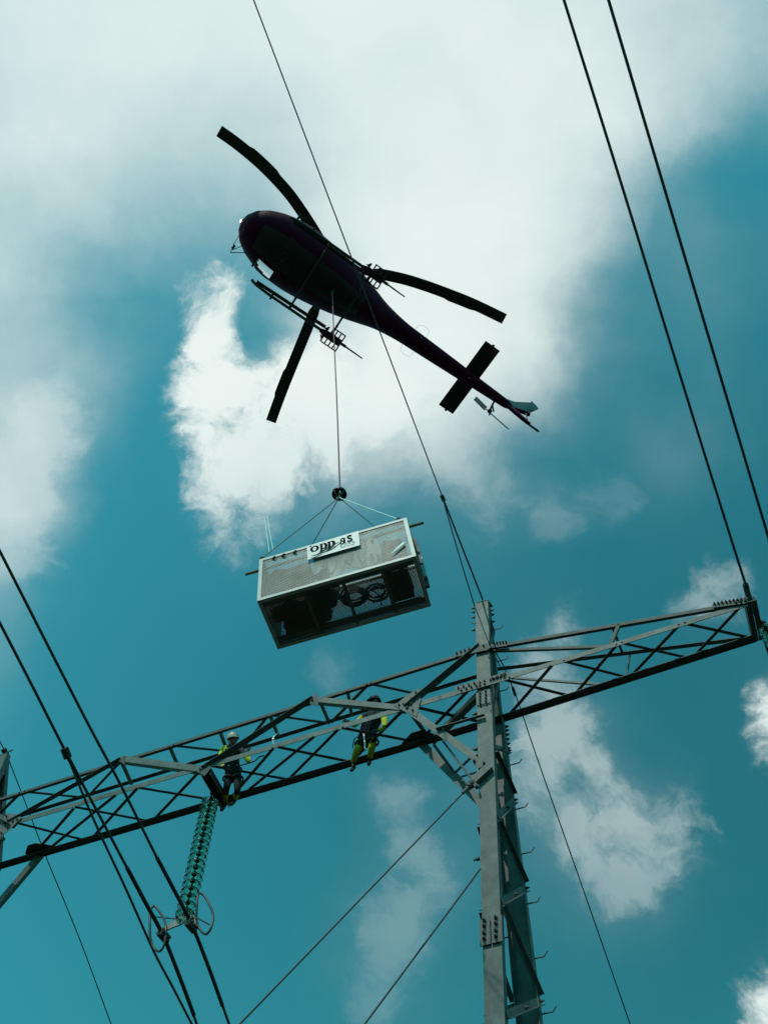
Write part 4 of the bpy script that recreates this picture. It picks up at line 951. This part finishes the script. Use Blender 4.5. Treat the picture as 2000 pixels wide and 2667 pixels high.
def crate(c, sx, sy, sz, label):
    t = thing('tool_box', CMx @ V(c), label, 'tool box', rot=CR)
    q = MB(); w = .014
    q.box((0, 0, -sz / 2 + w / 2), sx, sy, w)
    for s_ in (-1, 1): q.box((s_ * (sx - w) / 2, 0, 0), w, sy, sz - 2 * w); q.box((0, s_ * (sy - w) / 2, 0), sx - 2 * w, w, sz - 2 * w)
    q.build('box_body', 'black', t, org=(0, 0, 0)); q = MB(); q.box((0, 0, sz / 2 - w / 2 + .004), sx + .02, sy + .02, w + .008); l = q.build('lid', 'black', t, org=(0, 0, 0))
    q = MB(); q.tube([(-.07, 0, sz / 2 + .01), (-.05, 0, sz / 2 + .05), (.05, 0, sz / 2 + .05), (.07, 0, sz / 2 + .01)], .01, 6); q.build('handle', 'bolt', l, org=(0, 0, 0))
crate((.80, .12, FZ + .11), .36, .24, .20, 'flat black tool box at the right end of the cage floor')
crate((-.62, .30, FZ + .12), .30, .14, .22, 'narrow black tool box at the far side of the cage floor')

# ------------------------------------------------------------------ linemen
def person(name, joints, edges, root, matof, loc, label):
    me = bpy.data.meshes.new(name); names = list(joints); idx = {n: i for i, n in enumerate(names)}
    me.from_pydata([tuple(V(joints[n][0]) - loc) for n in names], [(idx[a], idx[b]) for a, b in edges], []); me.update()
    ob = bpy.data.objects.new(name, me); COL.objects.link(ob); ob.location = loc
    md = ob.modifiers.new('skin', 'SKIN'); md.use_smooth_shade = True
    for n in names:
        sv = me.skin_vertices[0].data[idx[n]]; r = joints[n][1]; sv.radius = r if isinstance(r, tuple) else (r, r); sv.use_root = (n == root)
    ob.modifiers.new('sub', 'SUBSURF').levels = 2
    dg = bpy.context.evaluated_depsgraph_get(); nm = bpy.data.meshes.new_from_object(ob.evaluated_get(dg))
    ob.modifiers.clear(); ob.data = nm
    order = ['navy', 'hivis', 'skin', 'boot', 'glove']
    nm.materials.clear()
    for m in order: nm.materials.append(MT[m])
    segs = [(V(joints[a][0]) - loc, V(joints[b][0]) - loc, a, b) for a, b in edges]
    for p in nm.polygons:
        c = p.center; best = None
        for a, b, na, nb in segs:
            d = b - a; t = max(0, min(1, (c - a).dot(d) / max(d.length_squared, 1e-9))); ds = (c - a - d * t).length
            if best is None or ds < best[0]: best = (ds, na, nb, t)
        p.material_index = order.index(matof(best[1], best[2], best[3])); p.use_smooth = True
    ORG[ob.name] = V(loc); tag(ob, label, 'person'); return ob
def limbs(J, side, hand_dir, palm_n):
    """five fingers, unequal and bent, rooted in the palm"""
    w = V(J['wrist_' + side][0]); hd = V(hand_dir).normalized(); pn = V(palm_n); pn = (pn - hd * pn.dot(hd)).normalized(); sd_ = hd.cross(pn)
    E = []; J['palm_' + side] = (w + hd * .06, (.038, .024)); E.append(('wrist_' + side, 'palm_' + side))
    for i, (off, L_) in enumerate(((.030, .070), (.010, .080), (-.010, .075), (-.030, .058))):
        a, b, c = ('f%d%s_%s' % (i, k, side) for k in 'abc')
        p = w + hd * .10 + sd_ * off; J[a] = (p, .011); J[b] = (p + hd * L_ * .5 + pn * .012, .010); J[c] = (p + hd * L_ * .75 + pn * .05, .009)
        E += [('palm_' + side, a), (a, b), (b, c)]
    p = w + hd * .045 + sd_ * .045; J['t0_' + side] = (p, .012); J['t1_' + side] = (p + hd * .04 + sd_ * .02 + pn * .02, .010); E += [('palm_' + side, 't0_' + side), ('t0_' + side, 't1_' + side)]
    return E
def face(ob, c, fwd, up, r):
    fwd = V(fwd).normalized(); up = V(up); up = (up - fwd * up.dot(fwd)).normalized(); rt = fwd.cross(up)
    for s_ in (-1, 1):
        q = MB(); q.ball(c + fwd * r * .86 + rt * s_ * .032 + up * .005, .012, 5); q.build('eye', 'black', ob, org=ORG[ob.name])
        q = MB(); q.ball(c + rt * s_ * r * .95 - up * .01, .026, 5, (.6, 1, 1.2)); q.build('ear', 'skin', ob, org=ORG[ob.name])
    q = MB(); q.tube([c + fwd * r * .88 + up * .01, c + fwd * (r * .88 + .028) - up * .03], [.008, .016], 6); q.build('nose', 'skin', ob, org=ORG[ob.name])
    q = MB(); q.tube([c + fwd * r * .86 - up * .06 - rt * .024, c + fwd * r * .90 - up * .063, c + fwd * r * .86 - up * .06 + rt * .024], .007, 6); q.build('mouth', 'boot', ob, org=ORG[ob.name])
def helmet(ob, c, fwd, up, m, peak=True, r=.135):
    fwd = V(fwd).normalized(); up = V(up); up = (up - fwd * up.dot(fwd)).normalized(); rt = fwd.cross(up); rot = Matrix((rt, fwd, up)).transposed()
    q = MB(); q.lathe([(.001, r * 1.12), (r * .5, r * 1.0), (r * .82, r * .72), (r * .98, r * .3), (r * 1.02, 0), (r * 1.06, -.012), (r * .95, -.008), (r * .9, .0)], 24, c + up * .02, rot); h = q.build('helmet', m, ob, org=ORG[ob.name], smooth=True)
    q = MB(); P = [c + up * .012 + rt * (x * r) + fwd * (y * r) for x, y in ((-.8, .7), (-.55, 1.22), (0, 1.38), (.55, 1.22), (.8, .7), (0, .95))]; q.prism(P, up, .012); q.build('visor', m, h, org=ORG[ob.name])
    q = MB(); q.tube([c + rt * r * .95 + up * .02, c + rt * .09 - up * .08 + fwd * .03, c - up * .125 + fwd * .05, c - rt * .09 - up * .08 + fwd * .03, c - rt * r * .95 + up * .02], .008, 6); q.build('chin_strap', 'strap', h, org=ORG[ob.name])
    return h
def pk(px, d): return atN(px, d)
def harness(ob, waist, thighs, chest, mcl='silver'):
    o = ORG[ob.name]
    q = MB()
    for c, ax, ra, rb in [waist] + thighs:
        ax = V(ax).normalized(); a = (UU - ax * UU.dot(ax)).normalized(); b = ax.cross(a)
        q.tube([c + a * cos(t) * ra + b * sin(t) * rb for t in [2 * pi * k / 18 for k in range(18)]], .022, 6, closed=True)
    for a, b in chest: q.tube([a, a.lerp(b, .5) - NN * .02, b], .02, 6)
    h = q.build('harness', 'strap', ob, org=o)
    c, ax, ra, rb = waist
    for k in range(7):
        t = pi + pi * (k + .5) / 7; p = c + UU * cos(t) * (ra + .03) + NN * sin(t) * (rb + .03) - ZZ * (.02 + .05 * (k % 2))
        q = MB(); q.tube([p + ZZ * .03, p + UU * .02, p - ZZ * .05, p - UU * .02], .008, 5, closed=True); q.build('carabiner', mcl, h, org=o)
    return h
DM = WD
# first lineman: standing on the far chord, leaning forward over the near chord
W1 = {
 'hip': (pk((607, 2008), .62), (.155, .115)), 'belly': (pk((606, 1985), .50), (.16, .12)), 'chest': (pk((607, 1958), .36), (.175, .125)), 'neck': (pk((606, 1940), .26), .062),
 'head': (pk((607, 1930), .20), (.088, .10)), 'crown': (pk((608, 1921), .22), .075),
 'shoulder_l': (pk((580, 1950), .34), .075), 'elbow_l': (pk((572, 1985), .30), .055), 'wrist_l': (pk((590, 2006), .18), .036),
 'shoulder_r': (pk((630, 1954), .34), .075), 'elbow_r': (pk((650, 1986), .42), .058), 'wrist_r': (pk((644, 1958), .48), .038),
 'hipl': (pk((598, 2020), .66), .105), 'knee_l': (pk((589, 2058), .66), .075), 'ankle_l': (pk((588, 2092), DM - .10), .055), 'heel_l': (pk((582, 2103), DM - .10), .05), 'toe_l': (pk((577, 2110), DM - .26), .042),
 'hipr': (pk((619, 2018), .70), .105), 'knee_r': (pk((619, 2060), .72), .075), 'ankle_r': (pk((612, 2082), DM - .08), .055), 'heel_r': (pk((608, 2090), DM - .06), .05), 'toe_r': (pk((602, 2096), DM - .22), .042)}
def E_body():
    return [('hip', 'belly'), ('belly', 'chest'), ('chest', 'neck'), ('neck', 'head'), ('head', 'crown'), ('chest', 'shoulder_l'), ('shoulder_l', 'elbow_l'), ('elbow_l', 'wrist_l'), ('chest', 'shoulder_r'), ('shoulder_r', 'elbow_r'), ('elbow_r', 'wrist_r'),
            ('hip', 'hipl'), ('hipl', 'knee_l'), ('knee_l', 'ankle_l'), ('ankle_l', 'heel_l'), ('heel_l', 'toe_l'), ('hip', 'hipr'), ('hipr', 'knee_r'), ('knee_r', 'ankle_r'), ('ankle_r', 'heel_r'), ('heel_r', 'toe_r')]
def m1(a, b, t):
    s_ = {a, b}
    if any(x.startswith(('palm', 'f0', 'f1', 'f2', 'f3', 't0', 't1')) for x in s_): return 'glove'
    if s_ & {'head', 'crown'}: return 'skin'
    if s_ & {'heel_l', 'heel_r', 'toe_l', 'toe_r'}: return 'boot'
    if a.startswith('knee') and .25 < t < .8: return 'hivis'
    if 'shoulder_l' in s_ or (a == 'elbow_l' and t < .6) or (a == 'elbow_r' and t < .55) or (a == 'shoulder_r' and t > .6): return 'hivis'
    return 'navy'
E1 = E_body() + limbs(W1, 'l', -NN * .2 + UU * .6 - ZZ * .2, ZZ * -1 + NN * .3) + limbs(W1, 'r', ZZ * .8 + UU * .2, -NN)
p1 = person('person', W1, E1, 'hip', m1, W1['toe_l'][0], 'lineman in a white helmet and dark harness standing above the insulator string')
hc = V(W1['head'][0]) + ZZ * .015; fw1 = V((-.25, -.85, -.55))
face(p1, hc, fw1, ZZ, .098); helmet(p1, hc + ZZ * .035, fw1, V((-.1, -.3, 1)), 'helmet')
harness(p1, (V(W1['hip'][0]) + ZZ * .05, V((0, -.35, 1)), .185, .15), [(V(W1['hipl'][0]).lerp(V(W1['knee_l'][0]), .25), ZZ, .12, .12), (V(W1['hipr'][0]).lerp(V(W1['knee_r'][0]), .25), ZZ, .12, .12)],
        [(V(W1['chest'][0]) + UU * .10 - NN * .14, V(W1['hip'][0]) + UU * .10 - NN * .16), (V(W1['chest'][0]) - UU * .10 - NN * .14, V(W1['hip'][0]) - UU * .10 - NN * .16)])
q = MB(); q.tube(spl([V(W1['hip'][0]) + UU * .12 - NN * .1, pk((660, 1984), .3), pk((675, 1972), .15), pk((688, 1968), .10)], 5), .014, 6); tag(q.build('safety_lanyard', 'strap', org=W1['hip'][0]), 'dark lanyard from the first lineman to the crossarm brace', 'lanyard')
q = MB(); q.tube(spl([pk((727, 1908), .15), pk((718, 1914), .12), pk((710, 1925), .10), pk((714, 1938), .10), pk((722, 1936), .1)], 5), .014, 6); q.ball(pk((712, 1926), .1), .03, 5); tag(q.build('hook_strap', 'silver', org=pk((727, 1908), .15)), 'bright metal hook hanging on the crossarm between the two linemen', 'hook')
# second lineman: nearer the mast, head turned to the left above the diagonal
W2 = {
 'hip': (pk((955, 1925), .66), (.155, .115)), 'belly': (pk((962, 1900), .56), (.16, .12)), 'chest': (pk((972, 1868), .46), (.18, .125)), 'neck': (pk((980, 1840), .40), .062),
 'head': (pk((976, 1834), .36), (.088, .10)), 'crown': (pk((974, 1825), .36), .075),
 'shoulder_l': (pk((943, 1868), .44), .07), 'elbow_l': (pk((922, 1892), .34), .055), 'wrist_l': (pk((910, 1880), .24), .036),
 'shoulder_r': (pk((1000, 1866), .44), .08), 'elbow_r': (pk((1003, 1894), .34), .06), 'wrist_r': (pk((985, 1902), .22), .036),
 'hipl': (pk((945, 1930), .68), .105), 'knee_l': (pk((928, 1957), .70), .08), 'ankle_l': (pk((920, 1985), DM - .10), .062), 'heel_l': (pk((922, 1999), DM - .10), .05), 'toe_l': (pk((914, 2007), DM - .26), .042),
 'hipr': (pk((972, 1926), .70), .105), 'knee_r': (pk((968, 1950), .72), .08), 'ankle_r': (pk((963, 1974), DM - .08), .058), 'heel_r': (pk((963, 1984), DM - .08), .048), 'toe_r': (pk((960, 1991), DM - .24), .042)}
def m2(a, b, t):
    s_ = {a, b}
    if any(x.startswith(('palm', 'f0', 'f1', 'f2', 'f3', 't0', 't1')) for x in s_): return 'glove'
    if s_ & {'head', 'crown'}: return 'skin'
    if s_ & {'heel_l', 'heel_r', 'toe_l', 'toe_r'}: return 'boot'
    if (a.startswith('knee') and t < .95) or (b.startswith('knee') and t > .6): return 'hivis'
    if a in ('shoulder_l', 'shoulder_r', 'elbow_l', 'elbow_r'): return 'hivis'
    return 'navy'
E2 = E_body() + limbs(W2, 'l', -UU * .7 + ZZ * .3 - NN * .3, NN) + limbs(W2, 'r', -UU * .8 - NN * .2, NN)
p2 = person('person', W2, E2, 'hip', m2, W2['toe_l'][0], 'lineman in yellow trousers and dark helmet working next to the gusset by the mast')
hc = V(W2['head'][0]) + ZZ * .015; fw2 = V((-.95, -.2, -.1))
face(p2, hc, fw2, ZZ, .098); helmet(p2, hc + ZZ * .035, fw2, ZZ, 'black')
harness(p2, (V(W2['hip'][0]) + ZZ * .06, V((0, -.3, 1)), .185, .15), [(V(W2['hipl'][0]).lerp(V(W2['knee_l'][0]), .3), ZZ, .12, .12), (V(W2['hipr'][0]).lerp(V(W2['knee_r'][0]), .3), ZZ, .12, .12)],
        [(V(W2['chest'][0]) + UU * .10 - NN * .14, V(W2['hip'][0]) + UU * .10 - NN * .16), (V(W2['chest'][0]) - UU * .10 - NN * .14, V(W2['hip'][0]) - UU * .10 - NN * .16)])
q = MB(); q.tube(spl([V(W2['hip'][0]) - UU * .12 - NN * .12, pk((923, 1925), .55), pk((919, 1948), .6)], 5), .012, 6); tag(q.build('hanging_rope', 'strap', org=W2['hip'][0]), 'short dark rope end hanging from the second lineman beside his knee', 'rope')
q = MB(); q.tube(spl([V(W2['hip'][0]) - NN * .16, pk((950, 1936), .45), pk((950, 1948), .45), pk((956, 1954), .5)], 5), .016, 6); tag(q.build('lanyard_loop', 'paler', org=W2['hip'][0]), 'pale lanyard loop hanging in front of the second lineman', 'lanyard')
